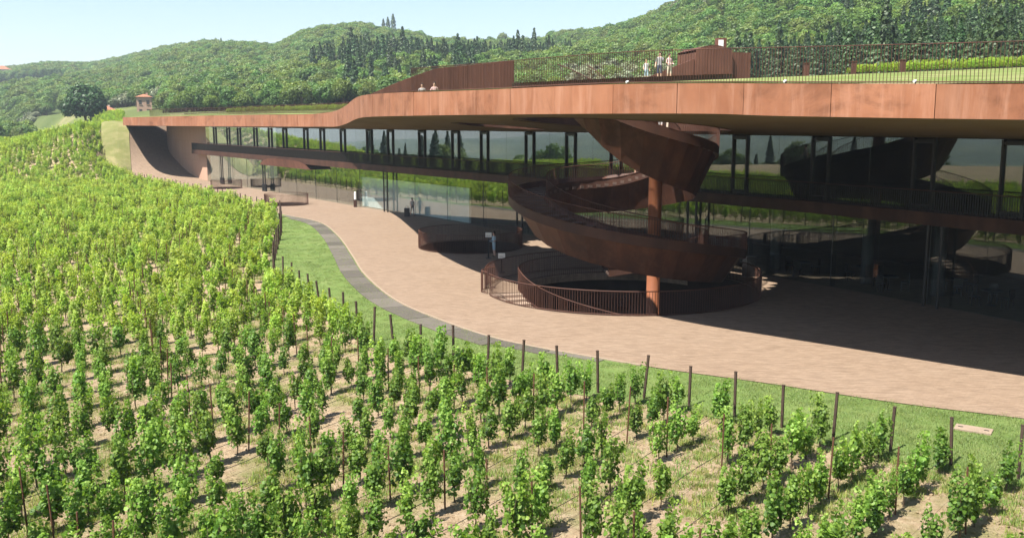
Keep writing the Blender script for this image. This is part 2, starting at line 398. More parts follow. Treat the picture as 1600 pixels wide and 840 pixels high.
# ------------------------------------------------------------------ winery building
win = empty('winery_building', (-2, 84, 0))
tag(win, 'long low corten and glass winery with a grass roof sunk into the hillside', 'building')
def wpart(mb, name, mat, smooth=False):
    o = mb.build(name, mat, None, smooth); o.parent = win; o.matrix_parent_inverse = Matrix.Translation((2, -84, 0)); return o
# roof edge: x, y, z of the bottom, z of the top
EDGE = [(-67, 168.5, 8.45, 9.75), (-60.4, 152, 8.4, 9.65), (-52, 147.3, 8.35, 9.78), (-44.6, 142, 8.32, 9.85), (-33, 124, 8.38, 9.85), (-24.2, 110.8, 8.42, 9.80), (-20.2, 103.5, 8.46, 9.88), (-17.6, 97, 8.5, 10.05), (-15.2, 89, 8.80, 10.42), (-12.3, 76, 9.15, 10.75), (-9.4, 62.5, 9.28, 10.68),
        (-6.0, 52.8, 9.30, 10.56), (-2.0, 46, 9.31, 10.45), (3.5, 38.9, 9.31, 10.45), (7.2, 35.4, 9.28, 10.37), (9.3, 33.6, 9.19, 10.29), (14.2, 29.3, 9.07, 10.12), (20, 24.6, 8.98, 10.0), (29, 18, 8.95, 9.9)]
ec = catmull([(a, b, c) for a, b, c, d in EDGE], 10); et = catmull([(a, b, d) for a, b, c, d in EDGE], 10)
NE = len(ec)
Lc = [0]
for i in range(1, NE): Lc.append(Lc[-1]+(ec[i]-ec[i-1]).xy.length)
def epoint(s_):
    i = int(np.searchsorted(Lc, s_))-1; i = max(0, min(NE-2, i)); t = (s_-Lc[i])/(Lc[i+1]-Lc[i]); return ec[i].lerp(ec[i+1], t), et[i].lerp(et[i+1], t)
# fascia panels, one by one
s_ = 0; k = 0
while s_ < Lc[-1]-.5:
    ln = 3.05+.35*math.sin(k*1.7); e = min(s_+ln, Lc[-1]); mb = MB()
    q = [epoint(s_+.010+(e-s_-.020)*u/4) for u in range(5)]
    nr = (q[-1][0]-q[0][0]); nr.z = 0; nr.normalize(); nr = Vector((nr.y, -nr.x, 0)); proud = nr*(.0+.012*random.random()+(.01 if k % 3 else 0))
    if nr.y > 0 and nr.x > 0: nr = -nr
    fo = [a+proud for a, b in q]; ft = [b+proud for a, b in q]; bo = [a-nr*.05 for a, b in q]; bt = [b-nr*.05 for a, b in q]
    mb.strip(fo, ft); mb.strip(bt, bo); mb.strip(bo, fo); mb.strip(ft, bt)
    mb.quad(fo[0], ft[0], bt[0], bo[0]); mb.quad(bo[-1], bt[-1], ft[-1], fo[-1])
    wpart(mb, 'fascia_panel', CORTEN_F); s_ = e; k += 1
inn = lambda p, d: Vector((p.x+NIN.x*d, p.y+NIN.y*d, p.z))
mb = MB(); mb.strip([inn(p, .065) for p in ec], [inn(p, .065) for p in et]); mb.strip([inn(p, -.01)+Vector((0, 0, .004)) for p in et], [inn(p, .25)+Vector((0, 0, .004)) for p in et])
wpart(mb, 'edge_backing', DARK)
# openings in the roof
OCULI = [((-1.0, 66.2), 2.9), ((STC.x-.3, STC.y-1.0), 5.3)]
def roof_surface(name, line, zfun, mat, dmax, nd, start=.06):
    vv, ff = [], []; ds = [start+(dmax-start)*(k/nd)**1.25 for k in range(nd+1)]
    for p in line:
        for d in ds: vv.append((p.x+NIN.x*d, p.y+NIN.y*d, zfun(p, d)))
    n = nd+1
    for i in range(len(line)-1):
        for j in range(nd):
            f = (i*n+j, i*n+n+j, i*n+n+j+1, i*n+j+1); c = np.mean([vv[q] for q in f], 0)
            if any((c[0]-o[0][0])**2+(c[1]-o[0][1])**2 < o[1]**2 for o in OCULI): continue
            ff.append(f)
    return vv, ff
def finer(line): return resample(line, .55)
ecf, etf = finer(ec), finer(et)
def glass_d(p):           # distance from the edge point inwards to the glass line
    best = 20
    for a, b in zip(GLASSL, GLASSL[1:]):
        ax, ay = a; bx, by = b; dx, dy = bx-ax, by-ay; den = NIN.x*dy-NIN.y*dx
        if abs(den) < 1e-6: continue
        t = ((ax-p.x)*dy-(ay-p.y)*dx)/den; u = ((ax-p.x)*NIN.y-(ay-p.y)*NIN.x)/den
        if -.02 <= u <= 1.02: best = t
    return max(.5, best)
gd = [glass_d(p) for p in ecf]
vv = []; ff = []; nd = 26
for p, g in zip(ecf, gd):
    g = g if p.x > -46 else 9
    for j in range(nd+1):
        u = j/nd; d = .06+(g+6-.06)*u; t = min(1, d/g); z = p.z+(8.22-p.z)*(t*t*(3-2*t)*.6+.4*t) if p.z > 8.22 else p.z
        vv.append((p.x+NIN.x*d, p.y+NIN.y*d, z+.004))
n = nd+1
for i in range(len(ecf)-1):
    for j in range(nd):
        f = (i*n+j, i*n+j+1, i*n+n+j+1, i*n+n+j); c = np.mean([vv[q] for q in f], 0)
        if any((c[0]-o[0][0])**2+(c[1]-o[0][1])**2 < o[1]**2 for o in OCULI): continue
        ff.append(f)
mb = MB(); mb.v = vv; mb.f = ff; mb.mi = [0]*len(ff); wpart(mb, 'soffit', SOFFIT, True)
def rz(p, d): return p.z+.02+.051*d
vv, ff = roof_surface('roof', etf, rz, ROOFGRASS, 46, 46, .22)
mb = MB(); mb.v = vv; mb.f = ff; mb.mi = [0]*len(ff); wpart(mb, 'grass_roof', ROOFGRASS, True)
def roof_z(x, y):
    best = min(etf, key=lambda p: abs((x-p.x)*NIN.y-(y-p.y)*NIN.x)); d = (x-best.x)*NIN.x+(y-best.y)*NIN.y; return best.z+.02+.051*max(0, d)
def soff_z(x, y):
    i = min(range(len(ecf)), key=lambda q: abs((x-ecf[q].x)*NIN.y-(y-ecf[q].y)*NIN.x)); p = ecf[i]; g = gd[i] if p.x > -46 else 9
    t = min(1, max(0, ((x-p.x)*NIN.x+(y-p.y)*NIN.y)/g)); return p.z+(8.22-p.z)*(t*t*(3-2*t)*.6+.4*t)
for (c, r) in OCULI:                          # lining of the openings
    mb = MB(); pts = circ(c, r+.28, 60)
    mb.strip([(x, y, soff_z(x, y)-.02) for x, y in pts], [(x, y, roof_z(x, y)+.25) for x, y in pts], closed=True)
    pts2 = circ(c, r+.36, 60); mb.strip([(x, y, roof_z(x, y)+.25) for x, y in pts], [(x, y, roof_z(x, y)+.25) for x, y in pts2], closed=True)
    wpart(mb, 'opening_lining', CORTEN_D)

# glass line
GL = [Vector((x, y, 0)) for x, y in GLASSL]
Lg = [0]
for a, b in zip(GL, GL[1:]): Lg.append(Lg[-1]+(b-a).length)
def gp(s_, off=0):
    i = 0
    while i < len(Lg)-2 and Lg[i+1] < s_: i += 1
    p = GL[i].lerp(GL[i+1], (s_-Lg[i])/(Lg[i+1]-Lg[i]))
    t0 = (GL[min(i+1, len(GL)-1)]-GL[i]).normalized(); return p+Vector((t0.y, -t0.x, 0))*off   # off>0: outwards? fixed below
def gt(s_):
    i = 0
    while i < len(Lg)-2 and Lg[i+1] < s_: i += 1
    return (GL[i+1]-GL[i]).normalized()
def out(s_): t = gt(s_); n_ = Vector((t.y, -t.x, 0)); return n_ if n_.dot(Vector((-.83, -.56, 0))) > 0 else -n_
def G(s_, o, z): 
    i = 0
    while i < len(Lg)-2 and Lg[i+1] < s_: i += 1
    p = GL[i]+(GL[i+1]-GL[i])*((s_-Lg[i])/(Lg[i+1]-Lg[i])); q = p+out(s_)*o; return Vector((q.x, q.y, z))
def slabbar(s0, s1, z0, z1, o, th, mb=None, mi=0):      # a box along the glass line
    mb = mb or MB(); a, b = G(s0, o, (z0+z1)/2), G(s1, o, (z0+z1)/2); t = (b-a); L = t.length; t.normalize()
    return mb.box((a+b)/2, (L, th, z1-z0), axes=(t, Vector((-t.y, t.x, 0)), Vector((0, 0, 1))), m=mi)
TOTAL = Lg[-1]
# frames upstairs: narrow door frames along the line with panes between
frames = [4.0+5.75*k+.6*math.sin(k*2.3) for k in range(24)]
edges_up = [0]
for fpos in frames:
    if fpos+1.2 > TOTAL-1: break
    a = edges_up[-1]; nmid = max(1, round((fpos-a)/2.4))
    for q in range(nmid): 
        s0, s1 = a+(fpos-a)*q/nmid, a+(fpos-a)*(q+1)/nmid
        wpart(slabbar(s0+.012, s1-.012, 4.75, 8.2, 0, .03), 'glass_pane', GLASS)
    wpart(slabbar(fpos+.1, fpos+1.1, 5.0, 7.95, -.0, .03), 'glass_pane', GLASS)
    mb = MB()
    for e in (fpos+.05, fpos+1.15):
        slabbar(e-.05, e+.05, 4.75, 8.19, .03, .22, mb)
    slabbar(fpos+.1, fpos+1.1, 7.95, 8.12, .03, .16, mb); slabbar(fpos+.1, fpos+1.1, 4.75, 4.95, .03, .16, mb)
    wpart(mb, 'door_frame', DARK); edges_up.append(fpos+1.2)
# ground floor panes, 3 m wide, with pale glass fins
s_ = 0; k = 0
while s_ < TOTAL-1:
    e = min(s_+3.02, TOTAL); wpart(slabbar(s_+.012, e-.012, .07, 4.1, 0, .03), 'glass_pane', GLASS)
    if k % 2 == 1 and e < TOTAL-2:
        mb = slabbar(e-.02, e+.02, .08, 4.08, -.18, .28); wpart(mb, 'glass_fin', GLASS)
        wpart(slabbar(e-.012, e+.012, .08, 4.08, .03, .02), 'joint_strip', CONC)
    s_ = e; k += 1
# mezzanine edge: solid band and barred balustrade
mbs = MB(); mbb = MB(); mbr = MB()
a0 = G(0, 0, 0); t0 = gt(0)
line = [(-3.6, )]; 
ss = [0.0]+[Lg[i] for i in range(1, len(Lg))]
inn_pts = [G(s_, -.35, 0) for s_ in np.linspace(0.01, TOTAL-.01, 160)]; out_pts = [G(s_, 1.25, 0) for s_ in np.linspace(0.01, TOTAL-.01, 160)]
inn_pts = [inn_pts[0]-t0*3.6]+inn_pts; out_pts = [out_pts[0]-t0*3.6]+out_pts
hz = lambda P, z: [Vector((p.x, p.y, z)) for p in P]
mbs.strip(hz(out_pts, 4.12), hz(out_pts, 4.74)); mbs.strip(hz(inn_pts, 4.12), hz(out_pts, 4.12)); mbs.strip(hz(out_pts, 4.74), hz(inn_pts, 4.74))
mbs.quad(*[v for v in (hz(inn_pts, 4.12)[0], hz(inn_pts, 4.74)[0], hz(out_pts, 4.74)[0], hz(out_pts, 4.12)[0])])
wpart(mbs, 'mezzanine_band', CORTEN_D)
br_line = resample([p+Vector((0, 0, 4.76)) - (Vector((-.83, -.56, 0))*.06) for p in out_pts], .125)
for p in br_line: mbb.box(p+Vector((0, 0, .5)), (.022, .04, 1.0), 2.15)
o = wpart(mbb, 'balustrade_bars', DARK); o['kind'] = 'stuff'
mbr.tube([p+Vector((0, 0, 1.0)) for p in br_line[::8]], .03, 4); wpart(mbr, 'balustrade_rail', CORTEN_D)
# terracotta swelling under the mezzanine
mb = MB(); A_, B_ = [], []
for u in np.linspace(0, 1, 17):
    s_ = 27+17*u; hgt = .95*(1-(2*u-1)**4)**.8; A_.append(G(s_, 1.31, 3.55)); B_.append(G(s_, 1.31+.25*math.sin(u*math.pi), 3.56+hgt))
mb.strip(A_, B_); mb.strip([G(27+17*u, -.2, 3.55) for u in np.linspace(0, 1, 17)], A_); wpart(mb, 'curved_apron', CORTEN_W, True)
# twin posts in front of the glass
for s_ in (8.5, 26, 61, 84.5, 104, 121):
    mb = MB()
    for e in (0, .75): p = G(s_+e, .55, 0); mb.tube([(p.x, p.y, .06), (p.x, p.y, 4.13)], .075, 8)
    if s_ in (61,):
        for z in (1.2, 2.6): mb.bar(G(s_, .55, z), G(s_+.75, .55, z), .06)
    wpart(mb, 'twin_post', DARK)
    if s_ < 40:
        mb = MB()
        for e in (0, .75): p = G(s_+e, .55, 0); mb.tube([(p.x, p.y, .06), (p.x, p.y, .95), (p.x, p.y, 1.0)], [.2, .2, .1], 10)
        wpart(mb, 'post_sleeve', BLACK)
# inside: floors, ceilings, back wall, columns
P0 = [G(s_, -.4, 0) for s_ in np.linspace(.01, TOTAL-.01, 60)]; P1 = [G(s_, -11, 0) for s_ in np.linspace(.01, TOTAL-.01, 60)]
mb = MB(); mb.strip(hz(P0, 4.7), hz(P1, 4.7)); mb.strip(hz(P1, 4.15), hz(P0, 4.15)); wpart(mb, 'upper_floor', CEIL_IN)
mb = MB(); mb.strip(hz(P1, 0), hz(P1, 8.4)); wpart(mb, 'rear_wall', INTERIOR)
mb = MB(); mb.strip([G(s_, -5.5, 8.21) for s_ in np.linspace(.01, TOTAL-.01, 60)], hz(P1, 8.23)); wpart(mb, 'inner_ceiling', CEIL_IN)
mb = MB(); e0, e1 = G(TOTAL-.02, 0, 0), G(TOTAL-.02, -11, 0); mb.quad(e0, e1, e1+Vector((0, 0, 8.4)), e0+Vector((0, 0, 8.4))); wpart(mb, 'end_wall', INTERIOR)
for s_ in (92, 101, 108.5, 115, 119.5):
    p = G(s_, -2.6, 0); mb = MB(); mb.tube([(p.x, p.y, .06), (p.x, p.y, 4.15)], .33, 14); wpart(mb, 'round_column', CONC, True)
# white exhibition wall behind the glass
mb = slabbar(53.6, 75.2, .07, 3.15, -.7, .2); wpart(mb, 'white_partition', WHITE)
mb = slabbar(53.6, 53.9, .07, 3.15, -1.9, 1.9); wpart(mb, 'white_partition', WHITE)
# terracotta wall at the end of the glass, standing on the curved ramp
wl = catmull([(-46.6, 147.35, 0), (-51, 154, 0), (-56, 161.5, 0), (-60, 168.5, 0), (-61.5, 175, 0)], 8)
me_v = []; mb = MB(); mb.strip([Vector((p.x, p.y, -.2)) for p in wl], [Vector((p.x, p.y, 8.5)) for p in wl]); mb.strip([Vector((p.x+.5, p.y+.2, 8.5)) for p in wl], [Vector((p.x+.5, p.y+.2, -.2)) for p in wl])
mb.quad((wl[0].x, wl[0].y, -.2), (wl[0].x, wl[0].y, 8.5), (wl[0].x+.5, wl[0].y+.2, 8.5), (wl[0].x+.5, wl[0].y+.2, -.2))
wo = wpart(mb, 'end_wall', TERRA)
uv = wo.data.uv_layers.new(name='UVMap')
for lp in wo.data.loops:
    v = wo.data.vertices[lp.vertex_index].co; uv.data[lp.index].uv = (math.hypot(v.x+46.6, v.y-147.35), v.z)
lft = catmull([(-58.9, 148.8, .055), (-60, 152, .75), (-61.6, 156, 2.9), (-63.6, 161, 6.0), (-65.4, 166, 8.6)], 6)
rgt = catmull([(-46.3, 147.2, .055), (-50.5, 153.8, .5), (-55.4, 161, 2.2), (-59.5, 168.5, 4.5), (-61.4, 176, 8.6)], 6)
mb = MB(); 
for q in range(14):
    u0, u1 = q/14, (q+1)/14; mb.strip([a.lerp(b, u0) for a, b in zip(lft, rgt)], [a.lerp(b, u1) for a, b in zip(lft, rgt)])
me = mb.mesh('ramp', True); bm = bmesh.new(); bm.from_mesh(me); bmesh.ops.remove_doubles(bm, verts=bm.verts, dist=.001); bmesh.ops.recalc_face_normals(bm, faces=bm.faces); bm.to_mesh(me); bm.free()
ramp = link('ramp', me, PAVE); tag(ramp, kind='structure')
# grass bank left of the ramp
bl = [Vector((p.x-.02, p.y, p.z+.10)) for p in lft]; bo = catmull([(-61.5, 148.5, .35), (-64.0, 152.5, 2.2), (-66.4, 157, 4.6), (-68.8, 162.5, 7.0), (-71, 168, 8.9)], 6)
mb = MB()
for q in range(5):
    mb.strip([a.lerp(b, q/5)+Vector((0, 0, .35*math.sin(q/5*math.pi))) for a, b in zip(bo, bl)], [a.lerp(b, (q+1)/5)+Vector((0, 0, .35*math.sin((q+1)/5*math.pi))) for a, b in zip(bo, bl)])
mb.strip([Vector((p.x, p.y, -1)) for p in bl], bl); mb.strip(bo, [Vector((p.x-.5, p.y, p.z-3)) for p in bo])
tag(mb.build('grass_bank', BANK, None, True), kind='structure')

# ------------------------------------------------------------------ railings
PITM0 = plain('pit_lining', (.030, .017, .012), .7, .25, .35, 1.5)
def railing(name, pts, h, step, label, cat='railing', bw=.024, mat=None, rail=True, dense=None, group=None, rail_mat=None, closed=False, base=0):
    mat = mat or CORTEN_R; root = empty(name, tuple(pts[0])); off = Matrix.Translation(-Vector(pts[0])); tag(root, label, cat, group)
    p2 = resample(pts, step); mb = MB()
    for i, p in enumerate(p2):
        t = p2[min(i+1, len(p2)-1)]-p2[max(0, i-1)]; a = math.atan2(t.y, t.x); hh = h(i/(len(p2)-1)) if callable(h) else h
        if hh < .02: continue
        mb.box(p+Vector((0, 0, base+(hh-base)/2)), (bw*.7, bw*.9, hh-base), a)
    o = mb.build('bars', mat, root); o['kind'] = 'stuff'; o.matrix_parent_inverse = off
    n = max(1, int(.6/step))
    q = [p+Vector((0, 0, (h(i/(len(p2)-1)) if callable(h) else h))) for i, p in enumerate(p2)]
    q = q[::n]+[q[-1]]
    for nm, dz, rr_ in (('top_rail', 0, .016), ('bottom_rail', None, .02)):
        mb = MB(); pp = q if dz == 0 else [p+Vector((0, 0, .05+base)) for p in p2[::n]+[p2[-1]]]
        mb.tube(pp, rr_, 5); o = mb.build(nm, rail_mat or mat, root); o.matrix_parent_inverse = off
    return root
def edge_line(s0, s1, inset, dz=0):
    L = []
    for s_ in np.linspace(s0, s1, int((s1-s0)/.5)+2):
        a, b = epoint(s_); L.append(Vector((b.x+NIN.x*inset, b.y+NIN.y*inset, b.z+.051*inset+dz)))
    return L
def s_at(xt): return Lc[min(range(NE), key=lambda i: abs(ec[i].x-xt))]
railing('roof_railing', edge_line(s_at(-5.6), Lc[-1]-.5, .30), 1.22, .115, 'tall thin-barred rusty railing along the raised front edge of the grass roof', bw=.021)
# curved dense fence climbing behind the wave of the roof
fl = []
for s_ in np.linspace(s_at(-12.0), s_at(-4.6), 90):
    u = (s_-s_at(-12.0))/(s_at(-4.6)-s_at(-12.0)); a, b = epoint(s_); d = .8+4.6*min(1, u*1.3); fl.append(Vector((b.x+NIN.x*d, b.y+NIN.y*d, b.z+.051*d)))
railing('roof_fence', fl, lambda u: 1.42*min(1, .05+u*1.6), .085, 'dense curved corten fence climbing over the wave of the roof', 'fence', bw=.042, mat=CORTEN_W)
ll = []
for s_ in np.linspace(s_at(-60), s_at(-20), 120):
    a, b = epoint(s_); d = 3.2; ll.append(Vector((b.x+NIN.x*d, b.y+NIN.y*d, b.z+.19)))
railing('roof_railing', ll, 1.05, .16, 'low dark barred railing on the flat far part of the roof', bw=.032, mat=CORTEN_R)
for c, r, h in RINGS:
    lab = {3.75: 'wide round barred railing around the dark pit half in the roof shadow', 2.35: 'small round sunlit railing nearest the lawn corner', 2.05: 'small round railing at the foot of the twin posts by the curved ramp'}[r]
    railing('round_railing', [Vector((x, y, .06)) for x, y in circ(c, r, 60)+[circ(c, r, 60)[0]]], h, .125, lab, bw=.024, base=.0)
    mb = MB(); pp = circ(c, r-.05, 48); mb.strip([(x, y, .065) for x, y in pp], [(x, y, -4) for x, y in pp], closed=True)
    mb.f.append(tuple(range(48, 96))); mb.mi.append(0)
    tag(mb.build('plaza_pit', PITM0), kind='structure')

# ------------------------------------------------------------------ spiral stair
stair = empty('spiral_stair', (STC.x, STC.y, 0)); tag(stair, 'great dark corten spiral staircase winding around one column up through the roof', 'staircase')
KEY = [(215, 10.9, 4.6, 1.5), (240, 10.0, 4.65, 2.0), (260, 9.15, 4.7, 2.25), (300, 8.2, 4.8, 2.4), (360, 7.3, 4.9, 2.35), (400, 6.5, 4.95, 2.05), (450, 5.6, 5.3, 1.8), (500, 5.4, 6.0, 1.6), (540, 5.15, 6.25, 1.5), (585, 4.25, 6.3, 1.7), (630, 3.45, 6.35, 1.75), (680, 2.65, 6.45, 1.7), (720, 1.95, 6.45, 1.45), (765, 1.1, 6.3, .9), (800, .45, 6.2, .36), (815, .2, 6.2, .15)]
ka, kz, kr, kd = zip(*KEY)
def hx(a):
    return float(np.interp(a, ka, kz)), float(np.interp(a, ka, kr)), float(np.interp(a, ka, kd))
NSEG = 240; AA = np.linspace(ka[0], ka[-1], NSEG+1)
zz = np.interp(AA, ka, kz); rr_ = np.interp(AA, ka, kr); dd = np.interp(AA, ka, kd)
ker = np.ones(17)/17
sm = lambda v: np.convolve(np.pad(v, 8, mode='edge'), ker, 'valid')
zz, rr_, dd = sm(zz), sm(rr_), sm(dd)
CC = Vector((STC.x+.1, STC.y, 0))
def hp(i, dr, dz): a = R(AA[i]); r = rr_[i]+dr; return Vector((CC.x-STC.x+r*math.cos(a), CC.y-STC.y+r*math.sin(a), zz[i]+dz))
WID = 2.05
outer = [hp(i, 0, .24) for i in range(NSEG+1)]; keel = [hp(i, -1.15, -dd[i]) for i in range(NSEG+1)]; inner = [hp(i, -WID, .24) for i in range(NSEG+1)]
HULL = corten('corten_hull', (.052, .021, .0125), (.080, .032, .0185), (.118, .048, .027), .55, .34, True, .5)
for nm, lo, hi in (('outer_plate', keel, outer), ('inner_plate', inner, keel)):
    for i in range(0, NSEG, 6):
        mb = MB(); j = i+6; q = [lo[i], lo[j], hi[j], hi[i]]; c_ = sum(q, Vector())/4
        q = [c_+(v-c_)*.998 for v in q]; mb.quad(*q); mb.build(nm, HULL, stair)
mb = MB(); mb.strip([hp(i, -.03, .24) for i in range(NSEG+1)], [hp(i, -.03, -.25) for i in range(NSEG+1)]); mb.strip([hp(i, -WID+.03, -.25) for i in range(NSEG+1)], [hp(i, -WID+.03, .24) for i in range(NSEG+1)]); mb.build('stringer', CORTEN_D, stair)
TREAD = plain('tread_steel', (.10, .065, .05), .7, .3, .2, 5)
nst = 80
for k in range(nst):
    i = int(NSEG*(k+.5)/nst); j0, j1 = max(0, int(NSEG*k/nst)), min(NSEG, int(NSEG*(k+1)/nst)+0)
    z0 = zz[i]-.06; P = []
    for j in (j0, j1):
        for dr in (-.05, -WID+.05):
            a = R(AA[j]); r = rr_[i]+dr; P.append(Vector((CC.x-STC.x+r*math.cos(a), CC.y-STC.y+r*math.sin(a), z0)))
    a_, b_, c_, d_ = P[0], P[2], P[3], P[1]; h_ = Vector((0, 0, .15)); mb = MB()
    mb.v = [tuple(q-h_) for q in (a_, b_, c_, d_)]+[tuple(q) for q in (a_, b_, c_, d_)]
    mb.f = [(0, 1, 2, 3), (7, 6, 5, 4), (0, 4, 5, 1), (1, 5, 6, 2), (2, 6, 7, 3), (3, 7, 4, 0)]; mb.mi = [0]*6
    mb.build('tread', TREAD, stair)
for dr, nm in ((-.02, 'outer'), (-WID+.02, 'inner')):
    pts = resample([hp(i, dr, .2) for i in range(NSEG+1)], .14); mb = MB()
    for i, p in enumerate(pts):
        t = pts[min(i+1, len(pts)-1)]-pts[max(0, i-1)]; mb.box(p+Vector((0, 0, .45)), (.016, .02, .9), math.atan2(t.y, t.x))
    o = mb.build('railing_bars', CORTEN_R, stair); o['kind'] = 'stuff'
    mb = MB(); mb.tube([p+Vector((0, 0, .9)) for p in pts[::4]], .024, 5); mb.build('handrail', CORTEN_R, stair)
cx = 1.75
mb = MB(); mb.tube([(cx, .1, -5), (cx, .1, 10.4)], .36, 20); mb.build('column', CORTEN_C, stair, True)
# pit below the stair: wall, floor, spiral flight going down, railings
PITM = plain('pit_steel', (.030, .017, .012), .7, .25, .35, 1.5)
pit = empty('stair_pit', (STC.x, STC.y, 0)); tag(pit, 'round sunken pit with a flight of steps below the spiral stair', 'stairwell')
pw = circ((0, 0), PITR-.1, 72); mb = MB(); mb.strip([(x, y, .064) for x, y in pw], [(x, y, -5.2) for x, y in pw], closed=True); mb.build('pit_wall', PITM, pit)
mb = MB(); mb.v = [(x, y, -5.0) for x, y in pw]; mb.f = [tuple(range(72))]; mb.mi = [0]; mb.build('pit_floor', PITM, pit)
PS0, PS1, NP = 192, 30, 36
STEP = plain('stone_step', (.30, .22, .165), .8, .2, .15, 4)
for k in range(NP):
    a0, a1 = R(PS0+(360+PS1-PS0)*k/NP*1.0), R(PS0+(360+PS1-PS0)*(k+1)/NP); z0 = .055-.14*k; mb = MB()
    pts = [(PITR-.13, a0), (PITR-.13, a1), (PITR-1.75, a1), (PITR-1.75, a0)]
    mb.v = [(r*math.cos(a), r*math.sin(a), z0-.2) for r, a in pts]+[(r*math.cos(a), r*math.sin(a), z0) for r, a in pts]
    mb.f = [(3, 2, 1, 0), (4, 5, 6, 7), (0, 1, 5, 4), (1, 2, 6, 5), (2, 3, 7, 6), (3, 0, 4, 7)]; mb.mi = [0]*6; mb.build('step', STEP, pit)
def bars_on(pts, h, parent, step=.135, bw=.022):
    p2 = resample(pts, step); mb = MB()
    for i, p in enumerate(p2):
        t = p2[min(i+1, len(p2)-1)]-p2[max(0, i-1)]; mb.box(p+Vector((0, 0, h/2)), (.017, .022, h), math.atan2(t.y, t.x))
    o = mb.build('railing_bars', CORTEN_R, parent); o['kind'] = 'stuff'
    mb = MB(); mb.tube([p+Vector((0, 0, h)) for p in p2[::4]+[p2[-1]]], .026, 5); mb.tube([p+Vector((0, 0, .06)) for p in p2[::4]+[p2[-1]]], .02, 4); mb.build('handrail', CORTEN_R, parent)
arc = lambda r, a0, a1, z0, z1, n=80: [Vector((r*math.cos(R(a0+(a1-a0)*k/n)), r*math.sin(R(a0+(a1-a0)*k/n)), z0+(z1-z0)*k/n)) for k in range(n+1)]
bars_on(arc(PITR, 196, 196+345, .06, .06), 1.15, pit)
bars_on(arc(PITR-1.78, 192, 355, .03, -3.2), 1.15, pit)
bars_on(arc(PITR-1.78, 40, 192, .06, .06), 1.15, pit)
bars_on([Vector((-PITR*math.cos(R(12))+0, -PITR*math.sin(R(12)), .06)), Vector((-PITR-.2, -1.0, .06)), Vector((-PITR-.1, -.2, .06)), Vector((-PITR+.5, .3, .06))], 1.15, pit)
# landing deck over the part of the pit behind the flight
mb = MB(); a_in = arc(PITR-1.8, 40, 190, .045, .045, 50); a_out = arc(PITR-.1, 40, 190, .045, .045, 50)
mb.strip(a_in, a_out); mb.strip([p-Vector((0, 0, .4)) for p in a_in], a_in); mb.build('landing', PAVE, pit)

# ------------------------------------------------------------------ things on the roof
ro = empty('roof_kiosk', (14.2, 68, roof_z(14.2, 68)), R(12)); ro.scale = (1.2, 1.2, 1.2); tag(ro, 'corten stairhead with a curved top standing on the grass roof', 'kiosk')
def slats(parent, x0, x1, y, h0, h1, n, fn=None):
    for k in range(n):
        xa, xb_ = x0+(x1-x0)*k/n, x0+(x1-x0)*(k+1)/n; u = (k+.5)/n; h = fn(u) if fn else h0+(h1-h0)*u
        MB().box(((xa+xb_)/2, y+.01*(k % 2), h/2-.15), (xb_-xa-.012, .05, h+.3)).build('wall_panel', CORTEN_W, parent)
slats(ro, -1.75, .45, -1.1, 0, 0, 12, lambda u: 1.45+.40*math.sin(math.pi*(u*.8+.1)))
slats(ro, .45, 1.7, -.8, 1.5, 1.5, 7)
mb = MB(); top_ = [(-1.75+2.2*k/12, -1.1, 1.47+.40*math.sin(math.pi*(k/12*.8+.1))) for k in range(13)]
mb.strip(top_, [(x, 1.6, z) for x, y, z in top_]); mb.strip([(x, 1.6, z) for x, y, z in top_], [(x, 1.6, -.3) for x, y, z in top_]); mb.quad((-1.75, -1.1, -.3), (-1.75, -1.1, 1.45), (-1.75, 1.6, 1.45), (-1.75, 1.6, -.3))
mb.box((1.08, .42, .62), (1.25, 2.4, 1.7)); mb.build('roof', CORTEN_W, ro)
mb = MB(); mb.v = [(-1.8, -1.0, -.2), (-4.6, -1.0, -.3), (-4.6, -1.0, .02), (-1.8, -1.0, 1.1), (-1.8, -.85, -.2), (-4.6, -.85, -.3), (-4.6, -.85, .02), (-1.8, -.85, 1.1)]
mb.f = [(0, 3, 2, 1), (4, 5, 6, 7), (1, 2, 6, 5), (2, 3, 7, 6), (0, 1, 5, 4)]; mb.mi = [0]*5; mb.build('side_wing', CORTEN_W, ro)
ch = MB().box((.12, -.2, 1.95), (.5, .5, .75)).build('chimney', CORTEN_W, ro); MB().box((.02, -.47, 2.0), (.30, .03, .42)).build('vent_panel', PAPER, ch)
for px_, py_ in ((20.9, 69.5), (24.6, 70.5), (28.3, 71)):
    z = roof_z(px_, py_); mb = MB(); mb.box((px_, py_, z+.35), (.32, .32, 1.0)); mb.box((px_, py_, z+.88), (.4, .4, .06))
    tag(mb.build('vent_stack', CORTEN_R), 'short square rusty vent stack on the grass roof before the vine strip', 'vent', 'vent stacks on the roof')
for xt in (9.2, 12.6, 15.7, 4.2):
    a, b = epoint(s_at(xt)); q = Vector((b.x+NIN.x*.15, b.y+NIN.y*.15, b.z)); root = empty('roof_spotlight', tuple(q)); root.scale = (.6, .6, .6); tag(root, 'small pale spotlight fixed to the roof edge below the railing', 'spotlight', 'spotlights on the roof edge')
    MB().box((0, 0, .06), (.05, .05, .12)).build('bracket', DARK, root); mb = MB(); mb.tube([(-.12, -.10, .12), (.03, .02, .18)], [.075, .05], 10); mb.build('lamp_head', PAPER, root)

